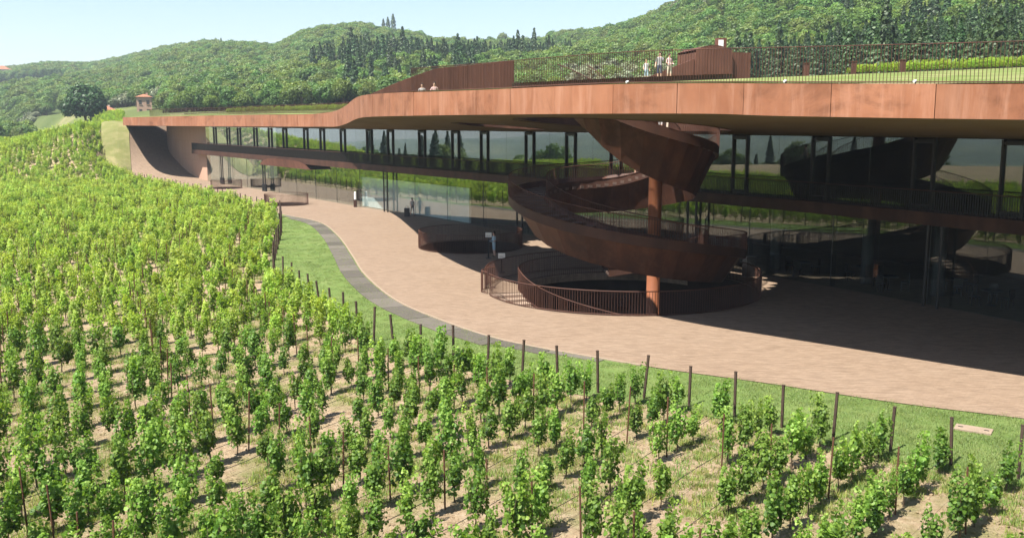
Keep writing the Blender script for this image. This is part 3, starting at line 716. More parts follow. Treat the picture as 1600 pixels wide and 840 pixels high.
# ------------------------------------------------------------------ things on the plaza
def board_sign(loc, h, label, wd=.42, ht=.34, tilt=.3):
    root = empty('sign_stand', loc); tag(root, label, 'sign')
    mb = MB(); mb.box((0, 0, .02), (.36, .36, .035)); mb.box((0, 0, h/2), (.09, .09, h)); mb.build('stand', BLACK, root)
    c, s_ = math.cos(tilt), math.sin(tilt)
    b = MB().box((0, -.07, h+.02), (wd+.06, .035, ht+.06), axes=(Vector((1, 0, 0)), Vector((0, c, s_)), Vector((0, -s_, c)))).build('board', BLACK, root)
    MB().box((0, -.092, h+.012), (wd, .012, ht), axes=(Vector((1, 0, 0)), Vector((0, c, s_)), Vector((0, -s_, c)))).build('sheet', PAPER, b)
    mb = MB()
    for k in range(4): mb.box((-.03+.02*(k % 2), -.101, h+.10-.06*k), (wd*.62, .006, .012), axes=(Vector((1, 0, 0)), Vector((0, c, s_)), Vector((0, -s_, c))))
    mb.build('text_lines', BLACK, b)
board_sign((-1.55, 63.0, .06), 1.55, 'tall black sign post with a grey board beside the standing person')
board_sign((-.62, 57.0, .06), 1.0, 'low stand with a white board by the stair railing')
root = empty('bollard', (-16.6, 101.6, .06)); tag(root, 'dark post with a white cap next to the white partition', 'bollard')
MB().box((0, 0, .4), (.32, .32, .8)).build('post', CORTEN_D, root); mb = MB(); mb.tube([(0, 0, .8), (0, 0, 1.55), (0, 0, 1.6)], [.11, .11, .05], 10); mb.build('cap', WHITE, root)
root = empty('litter_bin', (13.9, 55.6, .06), .3); tag(root, 'black square bin beside the stair pit railing', 'bin')
MB().box((0, 0, .55), (.62, .5, 1.1)).build('body', BLACK, root); MB().box((0, 0, 1.13), (.68, .56, .06)).build('lid', DARK, root)
root = empty('drain_cover', (13.6, 27.25, .02), R(-33)); tag(root, 'flat tan rectangular cover plate set in the lawn beside the paving', 'cover plate')
MB().box((0, 0, .02), (1.0, .55, .06)).build('plate', KERB, root)
for k in (-1, 1): MB().box((k*.35, 0, .055), (.14, .03, .02)).build('handle', DARK, root)
# dark lounge and restaurant behind the right-hand glass
def dining(loc, rz_, label):
    root = empty('dining_table', loc, rz_); tag(root, label, 'table', 'tables behind the glass')
    mb = MB(); mb.tube([(0, 0, .72), (0, 0, .76)], .5, 20); mb.build('table_top', CONC, root); mb = MB(); mb.tube([(0, 0, 0), (0, 0, .03), (0, 0, .72)], [.25, .05, .05], 10); mb.build('pedestal', DARK, root)
    for k in range(3):
        a = rz_+k*2.1; c = empty('chair', (loc[0]+.85*math.cos(a), loc[1]+.85*math.sin(a), loc[2]), a+math.pi/2); tag(c, 'dark chair at a round table behind the glass', 'chair', 'chairs behind the glass')
        MB().box((0, 0, .45), (.44, .44, .05)).build('seat', DARK, c); MB().box((0, -.21, .72), (.42, .04, .42)).build('backrest', DARK, c)
        for i in (-1, 1):
            for j in (-1, 1): MB().box((i*.18, j*.18, .21), (.035, .035, .43)).build('leg', DARK, c)
for s_, o in ((111, -2.0), (114.2, -3.6), (117, -1.9), (119.5, -4.2), (122.5, -2.6)):
    p = G(s_, o, .06); dining(tuple(p), s_, 'round pale-topped table behind the dark glass')
p = G(97.5, -2.0, .06); root = empty('reception_desk', tuple(p), math.atan2(gt(100).y, gt(100).x)); tag(root, 'long black counter behind the glass next to the round columns', 'counter')
MB().box((0, 0, .55), (5.2, .9, 1.1)).build('body', BLACK, root); MB().box((0, 0, 1.13), (5.4, 1.05, .06)).build('worktop', DARK, root); MB().box((1.4, -.8, 1.5), (2.2, .12, 2.8)).build('back_panel', BLACK, root)

# ------------------------------------------------------------------ people
SKIN = plain('skin', (.52, .32, .23), .6, .3, .06); HAIR = plain('hair', (.035, .022, .015), .6, .3, .2); SHOE = plain('shoe', (.08, .06, .05), .6, .3)
def cloth(name, c): return plain(name, c, .85, .15, .1, 12)
def person(loc, rz_, h, label, top, bottom, pose='stand', hair=HAIR, group=None, short=True):
    s_ = h/1.75
    arms = {'stand': ((.24, .02, 1.15), (.25, -.10, .92), (-.24, .02, 1.15), (-.22, -.12, .95)),
            'hold': ((.24, -.02, 1.15), (.14, -.26, 1.10), (-.24, -.02, 1.15), (-.10, -.28, 1.12)),
            'walk': ((.24, .10, 1.16), (.24, .16, .93), (-.24, -.10, 1.16), (-.24, -.24, .95)),
            'up': ((.25, -.04, 1.2), (.28, -.22, 1.32), (-.24, .02, 1.15), (-.25, -.1, .93))}[pose]
    st_ = .16 if pose == 'walk' else .03
    V = [(0, 0, .96), (0, .0, 1.12), (0, .01, 1.32), (0, .01, 1.45), (0, -.01, 1.53), (0, -.03, 1.64), (0, -.02, 1.74),
         (.10, 0, .90), (.11, -st_*.5, .50), (.11, -st_+.05, .09), (.12, -st_-.13, .04), (-.10, 0, .90), (-.11, st_*.5, .50), (-.11, st_+.05, .09), (-.12, st_-.12, .04),
         (.17, .01, 1.42), arms[0], arms[1], (-.17, .01, 1.42), arms[2], arms[3]]
    for b in (17, 20):
        e = Vector(V[b]); p = Vector(V[b-1]); d = (e-p).normalized(); V.append(tuple(e+d*.09)); V.append(tuple(e+d*.06+Vector((0, -.05, 0))))
    Rr = [(.15, .11), (.135, .10), (.16, .11), (.11, .085), (.055, .055), (.082, .098), (.065, .075), (.085, .085), (.06, .06), (.045, .045), (.04, .04), (.085, .085), (.06, .06), (.045, .045), (.04, .04),
          (.062, .062), (.045, .045), (.034, .034), (.062, .062), (.045, .045), (.034, .034), (.03, .02), (.013, .013), (.03, .02), (.013, .013)]
    Ed = [(0, 1), (1, 2), (2, 3), (3, 4), (4, 5), (5, 6), (0, 7), (7, 8), (8, 9), (9, 10), (0, 11), (11, 12), (12, 13), (13, 14), (3, 15), (15, 16), (16, 17), (3, 18), (18, 19), (19, 20), (17, 21), (17, 22), (20, 23), (20, 24)]
    me = bpy.data.meshes.new('person'); me.from_pydata([tuple(c*s_ for c in v) for v in V], Ed, []); o = bpy.data.objects.new('person', me); col.objects.link(o)
    md = o.modifiers.new('s', 'SKIN'); 
    for i, r in enumerate(Rr): me.skin_vertices[0].data[i].radius = (r[0]*s_, r[1]*s_); me.skin_vertices[0].data[i].use_root = (i == 0)
    o.modifiers.new('u', 'SUBSURF').levels = 1
    dg = bpy.context.evaluated_depsgraph_get(); m2 = bpy.data.meshes.new_from_object(o.evaluated_get(dg)); bpy.data.objects.remove(o)
    m2.materials.clear()
    for mm in (SKIN, top, bottom, SHOE): m2.materials.append(mm)
    for p in m2.polygons:
        c = p.center/s_; z = c.z; p.use_smooth = True
        arm = abs(c.x) > .2 and z > .8
        p.material_index = 3 if z < .10 else (0 if (short and z < .5) else 2 if z < .98 and not arm else (1 if z < 1.47 and not (arm and z < (1.2 if short else .98)) else 0))
    o = link('person', m2); o.location = loc; o.rotation_euler = (0, 0, rz_); tag(o, label, 'person', group)
    mb = MB(); H_ = []
    for i, (zr, rr0) in enumerate(((1.60, .088), (1.66, .105), (1.73, .098), (1.78, .07), (1.81, .02))):
        H_.append([(math.cos(2*math.pi*k/10)*rr0*.86*s_, (math.sin(2*math.pi*k/10)*rr0+.012)*s_, zr*s_+ (.05*s_ if (i == 0 and math.sin(2*math.pi*k/10) < -.2) else 0)) for k in range(10)])
    for a, b in zip(H_, H_[1:]): mb.strip(a, b, closed=True)
    mb.build('hair', hair, o, True); return o
BLUE = cloth('cloth_blue', (.32, .42, .48)); WH = cloth('cloth_white', (.5, .48, .46)); GREY = cloth('cloth_grey', (.25, .24, .24)); DKB = cloth('cloth_navy', (.05, .06, .09)); PINK = cloth('cloth_pink', (.62, .42, .40)); BEI = cloth('cloth_beige', (.5, .42, .33))
BLOND = plain('hair_light', (.25, .15, .07), .6, .3, .2)
person((-1.2, 63.6, .06), R(-60), 1.68, 'person in a pale blue sleeveless dress standing by the tall sign', BLUE, BLUE, 'hold')
person((-9.55, 91.8, .06), R(30), 1.7, 'person in white and grey pausing before the white partition', WH, GREY, 'walk')
root = empty('suitcase', (-10.0, 91.2, .06)); tag(root, 'small black bag standing beside the person before the white partition', 'bag')
MB().box((0, 0, .42), (.5, .34, .8)).build('body', BLACK, root); mb = MB(); mb.tube([(-.12, 0, .8), (-.12, 0, 1.0), (.12, 0, 1.0), (.12, 0, .8)], .015, 5); mb.build('handle', DARK, root)
zr = roof_z(7.2, 52)
person((8.3, 60.5, roof_z(8.3, 60.5)), R(10), 1.35, 'child in a white shirt on the grass roof beside the tall group', WH, BLUE, 'stand', BLOND)
person((9.2, 61, roof_z(9.2, 61)), R(-20), 1.78, 'adult in a grey top on the roof holding a hand up', GREY, DKB, 'up')
person((9.7, 60.4, roof_z(9.7, 60.4)), R(25), 1.66, 'adult in a pink top on the roof next to the adult in grey', PINK, BEI, 'hold')
person((-5.3, 57.5, 9.55), R(0), 1.65, 'person in white walking behind the roof edge before the dense fence', WH, GREY, 'walk', group='pair behind the roof edge')
person((-4.55, 57.3, 9.55), R(0), 1.72, 'person in pink walking behind the roof edge before the dense fence', PINK, BEI, 'walk', group='pair behind the roof edge')
def stair_pt(a, dr=-1.0): 
    i = int(round((a-ka[0])/(ka[-1]-ka[0])*NSEG)); p = hp(i, dr, -.08); return (p.x+STC.x, p.y+STC.y, p.z)
person(stair_pt(290), R(-40), 1.7, 'person in pink coming down the top turn of the spiral stair', PINK, WH, 'walk')
person(stair_pt(296), R(-40), 1.62, 'person in white coming down the top turn of the spiral stair', WH, BEI, 'walk', BLOND)
person(stair_pt(432, -1.4), R(180), 1.7, 'person in grey on the rear turn of the spiral stair', GREY, DKB, 'walk')

# ------------------------------------------------------------------ foliage prototypes
def leaves_mesh(name, P, N, size, shade, kind='vine', seed=0):
    """P centres, N normals: one small folded leaf each"""
    g = np.random.default_rng(seed); n = len(P)
    up = np.tile([0, 0, 1.0], (n, 1)); t = np.cross(N, up+g.normal(0, .35, (n, 3))); t /= np.linalg.norm(t, axis=1)[:, None]+1e-9
    b = np.cross(N, t); b /= np.linalg.norm(b, axis=1)[:, None]+1e-9
    b *= np.where(b[:, 2] > 0, -1, 1)[:, None]                         # tips hang down
    if kind == 'vine': prof = [(0, -.45, 0), (-.52, -.30, -.10), (-.40, .28, -.10), (0, .55, .0), (.40, .28, -.10), (.52, -.30, -.10)]; faces = [(0, 3, 2, 1), (0, 5, 4, 3)]
    elif kind == 'blade': prof = [(-.06, 0, 0), (.06, 0, 0), (0, -1.0, .15)]; faces = [(0, 1, 2)]
    else: prof = [(-.5, -.28, -.1), (.1, -.5, .05), (.5, .2, -.1), (-.15, .5, .05)]; faces = [(0, 1, 2), (0, 2, 3)]
    pr = np.array(prof); k = len(pr); s_ = size[:, None]
    V = np.concatenate([(P + s_*(pr[q, 0]*t+pr[q, 1]*b+pr[q, 2]*N))[:, None] for q in range(k)], 1).reshape(-1, 3)
    Fs = []
    for f in faces: Fs.append(np.arange(n)[:, None]*k+np.array(f))
    me = bpy.data.meshes.new(name); nf = len(faces); L = len(faces[0])
    allf = np.stack(Fs, 1).reshape(-1, L)
    me.vertices.add(len(V)); me.vertices.foreach_set('co', V.ravel()); me.loops.add(allf.size); me.loops.foreach_set('vertex_index', allf.ravel().astype(np.int32))
    me.polygons.add(len(allf)); me.polygons.foreach_set('loop_start', np.arange(0, allf.size, L, dtype=np.int32)); me.polygons.foreach_set('loop_total', np.full(len(allf), L, dtype=np.int32))
    me.update(calc_edges=True)
    at = me.attributes.new('shade', 'FLOAT', 'POINT'); at.data.foreach_set('value', np.repeat(shade, k).astype(np.float32))
    return me
def vine_mesh(seed, nleaf, lsize, mat):
    g = np.random.default_rng(seed); P = []; 
    nsh = g.integers(5, 8); hmax = g.uniform(1.25, 1.7)
    per = nleaf//nsh
    for k in range(nsh):
        x0 = g.uniform(-.26, .26); y0 = g.normal(0, .05); h = hmax*g.uniform(.66, 1.02) if k else hmax; z0 = g.uniform(.22, .5)
        lean = g.normal(0, .16, 2); u = g.random(per)**.9
        wdt = (.17*(1-u)**.6*np.sin(np.clip(u*3+.5, 0, 1.57))+.05)*g.uniform(.8, 1.25)
        th = g.random(per)*6.283
        P.append(np.stack([x0+lean[0]*u+np.cos(th)*wdt*g.uniform(.5, 1.1, per), y0+lean[1]*u*.8+np.sin(th)*wdt*.85*g.uniform(.5, 1.1, per), z0+(h-z0)*u], 1))
    P = np.concatenate(P); c = np.array([0, 0, .0]); rad_ = P*[1, 1, 0]; N = rad_/(np.linalg.norm(rad_, axis=1)[:, None]+.05)+g.normal(0, .55, P.shape)+[0, 0, .45]
    N /= np.linalg.norm(N, axis=1)[:, None]; sz = lsize*g.uniform(.65, 1.2, len(P))*(1-.25*(P[:, 2] > 1.15))
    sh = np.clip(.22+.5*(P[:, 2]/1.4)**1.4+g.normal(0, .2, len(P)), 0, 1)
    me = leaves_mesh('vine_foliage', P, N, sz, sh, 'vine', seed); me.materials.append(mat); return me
def vine_wood(seed):
    g = random.Random(seed); mb = MB(); x = g.uniform(-.04, .04)
    mb.tube([(0, 0, -.03), (x, .01, .2), (x*.3, -.01, .45)], [.028, .022, .02], 6, cap=False)
    mb.tube([(-.3, 0, .5), (-.12, .01, .47), (x*.3, 0, .45), (.14, .01, .48), (.3, 0, .52)], [.009, .013, .018, .013, .008], 5)
    for k in range(4): xx = -.25+.17*k; mb.tube([(xx, 0, .5), (xx+g.uniform(-.06, .06), g.uniform(-.06, .06), .8), (xx+g.uniform(-.1, .1), g.uniform(-.08, .08), 1.15)], [.007, .006, .004], 4, cap=False)
    me = mb.mesh('vine_trunk'); me.materials.append(BARK); return me
NV = 14
VF = [vine_mesh(100+k, 470+60*(k % 4), .088, VINE) for k in range(NV)]; VW = [vine_wood(k) for k in range(5)]

def crown_mesh(name, seed, nl, rx, rz_, size, mat, lobes=9, zc=None, kind='blob'):
    g = np.random.default_rng(seed); C = []; 
    zc = zc if zc is not None else rz_*1.15
    if kind == 'blob':
        for k in range(lobes):
            d = g.normal(size=3); d /= np.linalg.norm(d); d[2] = abs(d[2])*1.2-.5; C.append((d[0]*rx*.58, d[1]*rx*.58, zc+d[2]*rz_*.62, rx*g.uniform(.36, .56)))
        C.append((0, 0, zc+.2*rz_, rx*.6)); C = np.array(C); idx = g.integers(0, len(C), nl)
        d = g.normal(size=(nl, 3)); d /= np.linalg.norm(d, axis=1)[:, None]; d[:, 2] = np.where(d[:, 2] < -.75, -d[:, 2], d[:, 2])
        r = C[idx, 3]*g.uniform(.72, 1.08, nl); P = C[idx, :3]+d*r[:, None]; 
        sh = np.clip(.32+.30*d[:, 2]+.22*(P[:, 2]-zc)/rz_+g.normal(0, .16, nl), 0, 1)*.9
    else:                                   # conifer / cypress: tiers on a cone or a spindle
        u = g.random(nl)**(.8 if kind == 'cone' else 1.0); th = g.random(nl)*6.283
        tier = 1+.22*np.sin(u*46+np.sin(th*3+seed)*1.2)+.15*np.sin(th*5+seed)
        w_ = rx*((1-u)**.85*np.clip(u*7, .25, 1) if kind == 'cone' else np.sin(np.clip(u*2.8+.30, 0, 3.1))**.7)*tier*g.uniform(.6, 1.05, nl)
        P = np.stack([np.cos(th)*w_, np.sin(th)*w_, .5+u*rz_], 1); d = np.stack([np.cos(th), np.sin(th), np.full(nl, .35)], 1)
        sh = np.clip(.4+g.normal(0, .22, nl)+.2*(tier-1), 0, 1)
    N = d+g.normal(0, .42, (nl, 3)); N /= np.linalg.norm(N, axis=1)[:, None]
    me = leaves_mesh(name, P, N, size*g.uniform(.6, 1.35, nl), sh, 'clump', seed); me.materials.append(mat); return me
def trunk_mesh(seed, h, r, spread=1.2):
    g = random.Random(seed); mb = MB(); mb.tube([(0, 0, -.6), (g.uniform(-.1, .1), 0, h*.5), (g.uniform(-.2, .2), .1, h)], [r*1.3, r, r*.5], 7)
    for k in range(5):
        a = k*1.26+g.random(); z = h*(.45+.1*k); mb.tube([(0, 0, z), (math.cos(a)*spread*.5, math.sin(a)*spread*.5, z+h*.2), (math.cos(a)*spread, math.sin(a)*spread, z+h*.45)], [r*.5, r*.35, r*.12], 5)
    me = mb.mesh('trunk'); me.materials.append(BARK); return me
def joined(name, meshes):
    bm = bmesh.new(); mats = []
    out_ = bpy.data.meshes.new(name)
    for m_ in meshes:
        n0 = len(bm.faces); bm.from_mesh(m_); bm.faces.ensure_lookup_table()
        for mt in m_.materials:
            if mt not in mats: mats.append(mt)
        for f in bm.faces[n0:]: f.material_index = mats.index(m_.materials[0])
    bm.to_mesh(out_); bm.free()
    for mt in mats: out_.materials.append(mt)
    return out_

# ------------------------------------------------------------------ geometry-node scatter for uncountable stuff
def scatter(name, pts, rot, scl, idx, protos, label, cat, kind='stuff'):
    pc = bpy.data.collections.new(name+'_source')
    for k, m_ in enumerate(protos):
        o = bpy.data.objects.new('%s_source_%02d' % (name, k), m_); pc.objects.link(o)
    me = bpy.data.meshes.new(name); pts = np.asarray(pts, np.float32); me.vertices.add(len(pts)); me.vertices.foreach_set('co', pts.ravel())
    for nm, ty, d, key in (('rot', 'FLOAT_VECTOR', rot, 'vector'), ('scl', 'FLOAT_VECTOR', scl, 'vector'), ('pick', 'INT', idx, 'value')):
        a = me.attributes.new(nm, ty, 'POINT'); a.data.foreach_set(key, np.asarray(d, np.int32 if ty == 'INT' else np.float32).ravel())
    o = link(name, me); tag(o, label, cat, None, kind)
    ng = bpy.data.node_groups.new(name, 'GeometryNodeTree'); ng.interface.new_socket('Geometry', in_out='INPUT', socket_type='NodeSocketGeometry'); ng.interface.new_socket('Geometry', in_out='OUTPUT', socket_type='NodeSocketGeometry')
    N = ng.nodes; gi = N.new('NodeGroupInput'); go = N.new('NodeGroupOutput'); ci = N.new('GeometryNodeCollectionInfo'); ci.inputs[0].default_value = pc
    ci.inputs['Separate Children'].default_value = True; ci.inputs['Reset Children'].default_value = True
    ip = N.new('GeometryNodeInstanceOnPoints'); ip.inputs['Pick Instance'].default_value = True
    def att(nm, ty): a = N.new('GeometryNodeInputNamedAttribute'); a.data_type = ty; a.inputs[0].default_value = nm; return a.outputs[0]
    L = ng.links.new; e2r = N.new('FunctionNodeEulerToRotation'); L(att('rot', 'FLOAT_VECTOR'), e2r.inputs[0])
    L(gi.outputs[0], ip.inputs['Points']); L(ci.outputs[0], ip.inputs['Instance']); L(att('pick', 'INT'), ip.inputs['Instance Index']); L(e2r.outputs[0], ip.inputs['Rotation']); L(att('scl', 'FLOAT_VECTOR'), ip.inputs['Scale'])
    L(ip.outputs[0], go.inputs[0]); md = o.modifiers.new('scatter', 'NODES'); md.node_group = ng; return o
def zrot(n, tilt=.0): r = rng.normal(0, tilt, (n, 3)) if tilt else np.zeros((n, 3)); r[:, 2] = rng.random(n)*6.283; return r

# ------------------------------------------------------------------ vineyard rows
bp = BORDER + [(-63.2, 150.2), (-67.5, 160), (-71.8, 169), (-100, 176), (-150, 188), (-225, 212)]
def rowdir(x, y):
    a = np.interp(x, [-10, -4, 4.6, 11.6], [24, 27, 33.5, 41]); return math.sin(R(a)), math.cos(R(a))
rows = []; acc = .4
fine = resample([(x, y, 0) for x, y in bp], .05)
for a, b in zip(fine, fine[1:]):
    dx, dy = rowdir(a.x, a.y); acc += abs((b.x-a.x)*dy-(b.y-a.y)*dx)
    if acc >= 1.56: acc = 0; rows.append((a.x, a.y, dx, dy))
th = math.atan(230/1500)
def proj(x, y, z):
    zc = y*math.cos(th)-(z-9)*math.sin(th); yc = y*math.sin(th)+(z-9)*math.cos(th)
    return 800+1500*x/zc, 420-1500*yc/zc, zc
near_v, far_v, stakes = [], [], []
for ri, (x0, y0, dx, dy) in enumerate(rows):
    far_row = y0 > 95; step = .95; L = 92 if y0 < 120 else 70
    s_ = .75+rng.random()*.3; k = 0
    while s_ < L:
        jx, jy = rng.normal(0, .04, 2); x = x0-dx*s_+jx; y = y0-dy*s_+jy
        if y < 6: break
        miss = rng.random() < .13
        if not miss:
            px, py, zc = proj(x, y, .8)
            hh = rng.uniform(.78, 1.12)
            if zc > 5 and -60 < px < 1660 and py < 930: near_v.append((zc, x, y, hh, math.atan2(dy, dx)))
            else: far_v.append((x, y, hh, math.atan2(dy, dx)))
        if k % 7 == 4: stakes.append((x+dx*.44, y+dy*.44, ri))
        s_ += step; k += 1
near_v.sort(); ind = [v for v in near_v if v[0] > 12][:300]; rest = near_v[len(ind):]
for k, (zc, x, y, hh, a) in enumerate(ind):
    z = float(vine_z(x, y)); root = empty('grape_vine', (x, y, z), a+(math.pi if rng.random() < .5 else 0)); root.scale = (hh*rng.uniform(.75, 1.1), hh*rng.uniform(.8, 1.05), hh*rng.uniform(.92, 1.1))
    tag(root, 'leafy green grape vine on a thin trunk in the sparse rows on bare soil', 'vine', 'grape vines in the sparse rows')
    link('trunk', VW[k % 5], None, root); link('foliage', VF[int(rng.integers(NV))], None, root)
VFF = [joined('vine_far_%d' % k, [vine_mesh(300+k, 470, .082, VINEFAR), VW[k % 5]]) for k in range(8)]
allf = [(x, y, h, a) for _, x, y, h, a in rest]+far_v
for yy_ in np.arange(172, 250, 1.9):                  # short rows carrying on over the crest towards the cottage
    for xx_ in np.arange(-.495*yy_, -.40*yy_, 1.0):
        if rng.random() < .9: allf.append((xx_+rng.normal(0, .08), yy_+rng.normal(0, .08), rng.uniform(.8, 1.1), .1))
P = np.array([(x, y, 0) for x, y, _, _ in allf]); P[:, 2] = terrain_z(P[:, 0], P[:, 1]); n = len(P)
dist = np.hypot(P[:, 0], P[:, 1])
ro_ = np.zeros((n, 3)); ro_[:, 2] = [v[3] for v in allf]; s0 = np.array([v[2] for v in allf]); kf = np.interp(dist, [25, 38, 55, 95, 120], [.72, .78, .92, 1.0, 1.12]); sc3 = np.stack([s0*1.25*kf, s0*1.35*kf, s0*1.02], 1)
scatter('vineyard_rows', P, ro_, sc3, rng.integers(0, 8, n), VFF, 'dense bright green vine rows filling the far slope of the vineyard', 'vineyard')
# row-end posts
pm = MB().box((0, 0, .72), (.07, .07, 1.56)).mesh('post'); pm.materials.append(STEEL)
for (x0, y0, dx, dy) in rows:
    if not (-73 < x0 < 27): continue
    z = float(vine_z(x0, y0)); root = empty('row_end_post', (x0, y0, z), rng.random()*.3); root.rotation_euler = (rng.normal(0, .04), rng.normal(0, .04), math.atan2(dy, dx)); root.scale = (1, 1, rng.uniform(.86, 1.0)*(1.15 if 57 < y0 < 91 else 1))
    lab = ('dark square end post of a vine row standing on the lawn edge', 'end posts by the lawn') if y0 < 57 else (('dark end post in the tight line bending along the lawn corner', 'end posts at the lawn corner') if y0 < 91 else ('short dark end post in the line beside the paved plaza', 'end posts by the plaza'))
    tag(root, lab[0], 'post', lab[1])
    link('post', pm, None, root)
    if y0 < 57:
        MB().box((0, 0, 1.51), (.085, .085, .02)).build('cap', STEEL, root)
sm_ = MB().tube([(0, 0, -.1), (0, 0, 1.62)], .022, 6).mesh('stake'); sm_.materials.append(WOODPOST)
vis = []
for x, y, ri in stakes:
    px, py, zc = proj(x, y, .8)
    if zc > 10 and -30 < px < 1630 and py < 900: vis.append((zc, x, y))
vis.sort()
for zc, x, y in vis[:260]:
    o = link('vine_stake', sm_); o.location = (x, y, float(vine_z(x, y))); o.rotation_euler = (rng.normal(0, .03), rng.normal(0, .03), 0); o.scale = (1, 1, rng.uniform(.85, 1.05))
    tag(o, 'thin rusty stake holding the wires inside a vine row', 'stake', 'stakes in the vine rows')
for ri, (x0, y0, dx, dy) in enumerate(rows):
    if y0 > 50: break
    pts = []
    for s_ in np.arange(0, min(40, (y0-8)/dy), 1.1): pts.append((x0-dx*s_, y0-dy*s_, .42+.025*math.sin(s_*1.3+ri)))
    if len(pts) < 2: continue
    root = empty('row_wires', (x0, y0, 0)); tag(root, 'thin black drip hose and wires strung along a vine row from its end post', 'hose', 'drip hoses along the vine rows')
    q = [(a-x0, b-y0, c) for a, b, c in pts]
    MB().tube(q, .008, 5).build('drip_hose', HOSE, root)
    for z in (.85, 1.25): MB().tube([(a, b, z) for a, b, c in (q[0], q[-1])], .003, 3).build('wire', STEEL, root)
# weeds, clods and lawn tufts
def tuft(seed, nb, h, mat):
    g = np.random.default_rng(seed); P_ = np.stack([g.normal(0, .09, nb), g.normal(0, .09, nb), np.zeros(nb)], 1); th_ = g.random(nb)*6.283
    N_ = np.stack([np.cos(th_), np.sin(th_), g.uniform(-.1, .1, nb)], 1); me = leaves_mesh('tuft', P_, N_, h*g.uniform(.5, 1.2, nb), np.clip(g.normal(.5, .25, nb), 0, 1), 'blade', seed)
    co = np.empty(len(me.vertices)*3); me.vertices.foreach_get('co', co); co = co.reshape(-1, 3); tip = co[2::3]; base_ = P_; tip[:] = base_+np.stack([np.cos(th_)*h*.35, np.sin(th_)*h*.35, h*g.uniform(.5, 1.1, nb)], 1)
    me.vertices.foreach_set('co', co.ravel()); me.materials.append(mat); me.update(); return me
TU = [tuft(k, 26, .16, GRASSB) for k in range(4)]
LAWNB = leafmat('lawn_blade', (.08, .14, .03), (.165, .235, .06), (.30, .34, .12), .4, .02, .4)
TL = [tuft(20+k, 34, .085, LAWNB) for k in range(3)]
n = 26000; yy = 15+rng.random(n)**1.5*45; xx = (rng.random(n)*2-1)*.56*yy
ms = xx < xb(yy)-.1
nzv = np.array([noise.noise(Vector((a*.28, b*.28, 3.1)))+.5*noise.noise(Vector((a*.9, b*.9, 7))) for a, b in zip(xx, yy)]); ms &= nzv > -.02
P = np.stack([xx, yy, vine_z(xx, yy)], 1)[ms]; n = len(P); s0 = rng.uniform(.35, 1.15, n)
scatter('weeds', P, zrot(n), np.stack([s0*1.3, s0*1.3, s0], 1), rng.integers(0, 4, n), TU, 'sparse yellow green weeds growing on the vineyard soil', 'weeds')
n = 60000; yy = 20+rng.random(n)**1.3*72; xx = (rng.random(n)*2-1)*.56*yy
ms = inside(lawn_poly, xx, yy); P = np.stack([xx, yy, np.full(len(xx), .02)], 1)[ms]; n = len(P); s0 = rng.uniform(.5, 1.1, n)
scatter('lawn_tufts', P, zrot(n), np.stack([s0*1.6, s0*1.6, s0], 1), rng.integers(0, 3, n), TL, 'short green blades of the mown lawn', 'grass')
def clod(seed):
    bm = bmesh.new(); bmesh.ops.create_icosphere(bm, subdivisions=1, radius=.5); g = random.Random(seed)
    for v in bm.verts: v.co *= g.uniform(.7, 1.2); v.co.z *= .6
    me = bpy.data.meshes.new('clod'); bm.to_mesh(me); bm.free(); me.materials.append(SOIL); return me
n = 24000; yy = 15+rng.random(n)**1.6*40; xx = (rng.random(n)*2-1)*.56*yy; ms = xx < xb(yy)
P = np.stack([xx, yy, np.full(n, .005)], 1)[ms]; n = len(P); s0 = .025+.13*rng.random(n)**3
scatter('soil_clods', P, zrot(n, .4), np.stack([s0, s0*1.2, s0], 1), rng.integers(0, 4, n), [clod(k) for k in range(4)], 'dry clods and stones on the vineyard soil', 'clods')

# ------------------------------------------------------------------ woods on the hills
BR = [joined('broad_%d' % k, [crown_mesh('c', 40+k, 1700, 3.3, 3.3, .44, BROAD, 11+k % 5, 3.5), trunk_mesh(k, 4, .2)]) for k in range(6)]
CO = [joined('conifer_%d' % k, [crown_mesh('c', 60+k, 1200, 1.7, 8.5, .42, CONIF, kind='cone'), trunk_mesh(k, 4, .16, .4)]) for k in range(3)]
CYP = [joined('cypress_%d' % k, [crown_mesh('c', 70+k, 600, 1.1, 11, .45, CONIF, kind='spindle'), trunk_mesh(k, 2, .16, .2)]) for k in range(2)]
OL = [joined('olive_%d' % k, [crown_mesh('c', 80+k, 500, 2.4, 1.9, .45, OLIVE, 7, 2.8), trunk_mesh(k, 2.4, .2)]) for k in range(2)]
PROT = BR+CO+CYP+OL
def nz(x, y, f, s): return np.array([noise.noise(Vector((a*f, b*f, s))) for a, b in zip(x, y)])
Ncand = 95000
aa = R(-33)+rng.random(Ncand)*R(33+39); r = np.sqrt(115**2+rng.random(Ncand)*(1180**2-115**2)); x = r*np.sin(aa); y = r*np.cos(aa)
ad = np.degrees(aa); D = np.interp(ad, _sa, _sD); s_ = sd(x, y)
d0 = np.interp(ad, [-30, -22, -10, 5, 20, 40], [205, 215, 215, 190, 118, 108])
ok = (r > d0) & (r < D+45) & ((s_ > 46) | (x/y < -.405) | ((s_ > 30) & (x/y < -.27) & (r > 225)))
pxs = 800+1500*x/y; tt = (r-d0)/(D-d0)
# clearings: vine fields on the shoulder, stubble fields far left
ok &= ~((pxs > 665) & (pxs < 860) & (tt > .80) & (nz(x, y, .012, 2) < .25))
ok &= ~((pxs < 120) & (tt > .40) & (tt < .62) & (nz(x, y, .008, 5) > -.25))
ok &= ~((pxs > 85) & (pxs < 110) & (tt > .2) & (tt < .3))
ok &= ~((pxs < 215) & (r < np.where(pxs > 55, 345, 290)))
ok &= ~((pxs > 200) & (pxs < 262) & (r < 330))
ok &= ~((pxs < 190) & (r > 330) & (r < 420) & (nz(x, y, .012, 8) < .2))
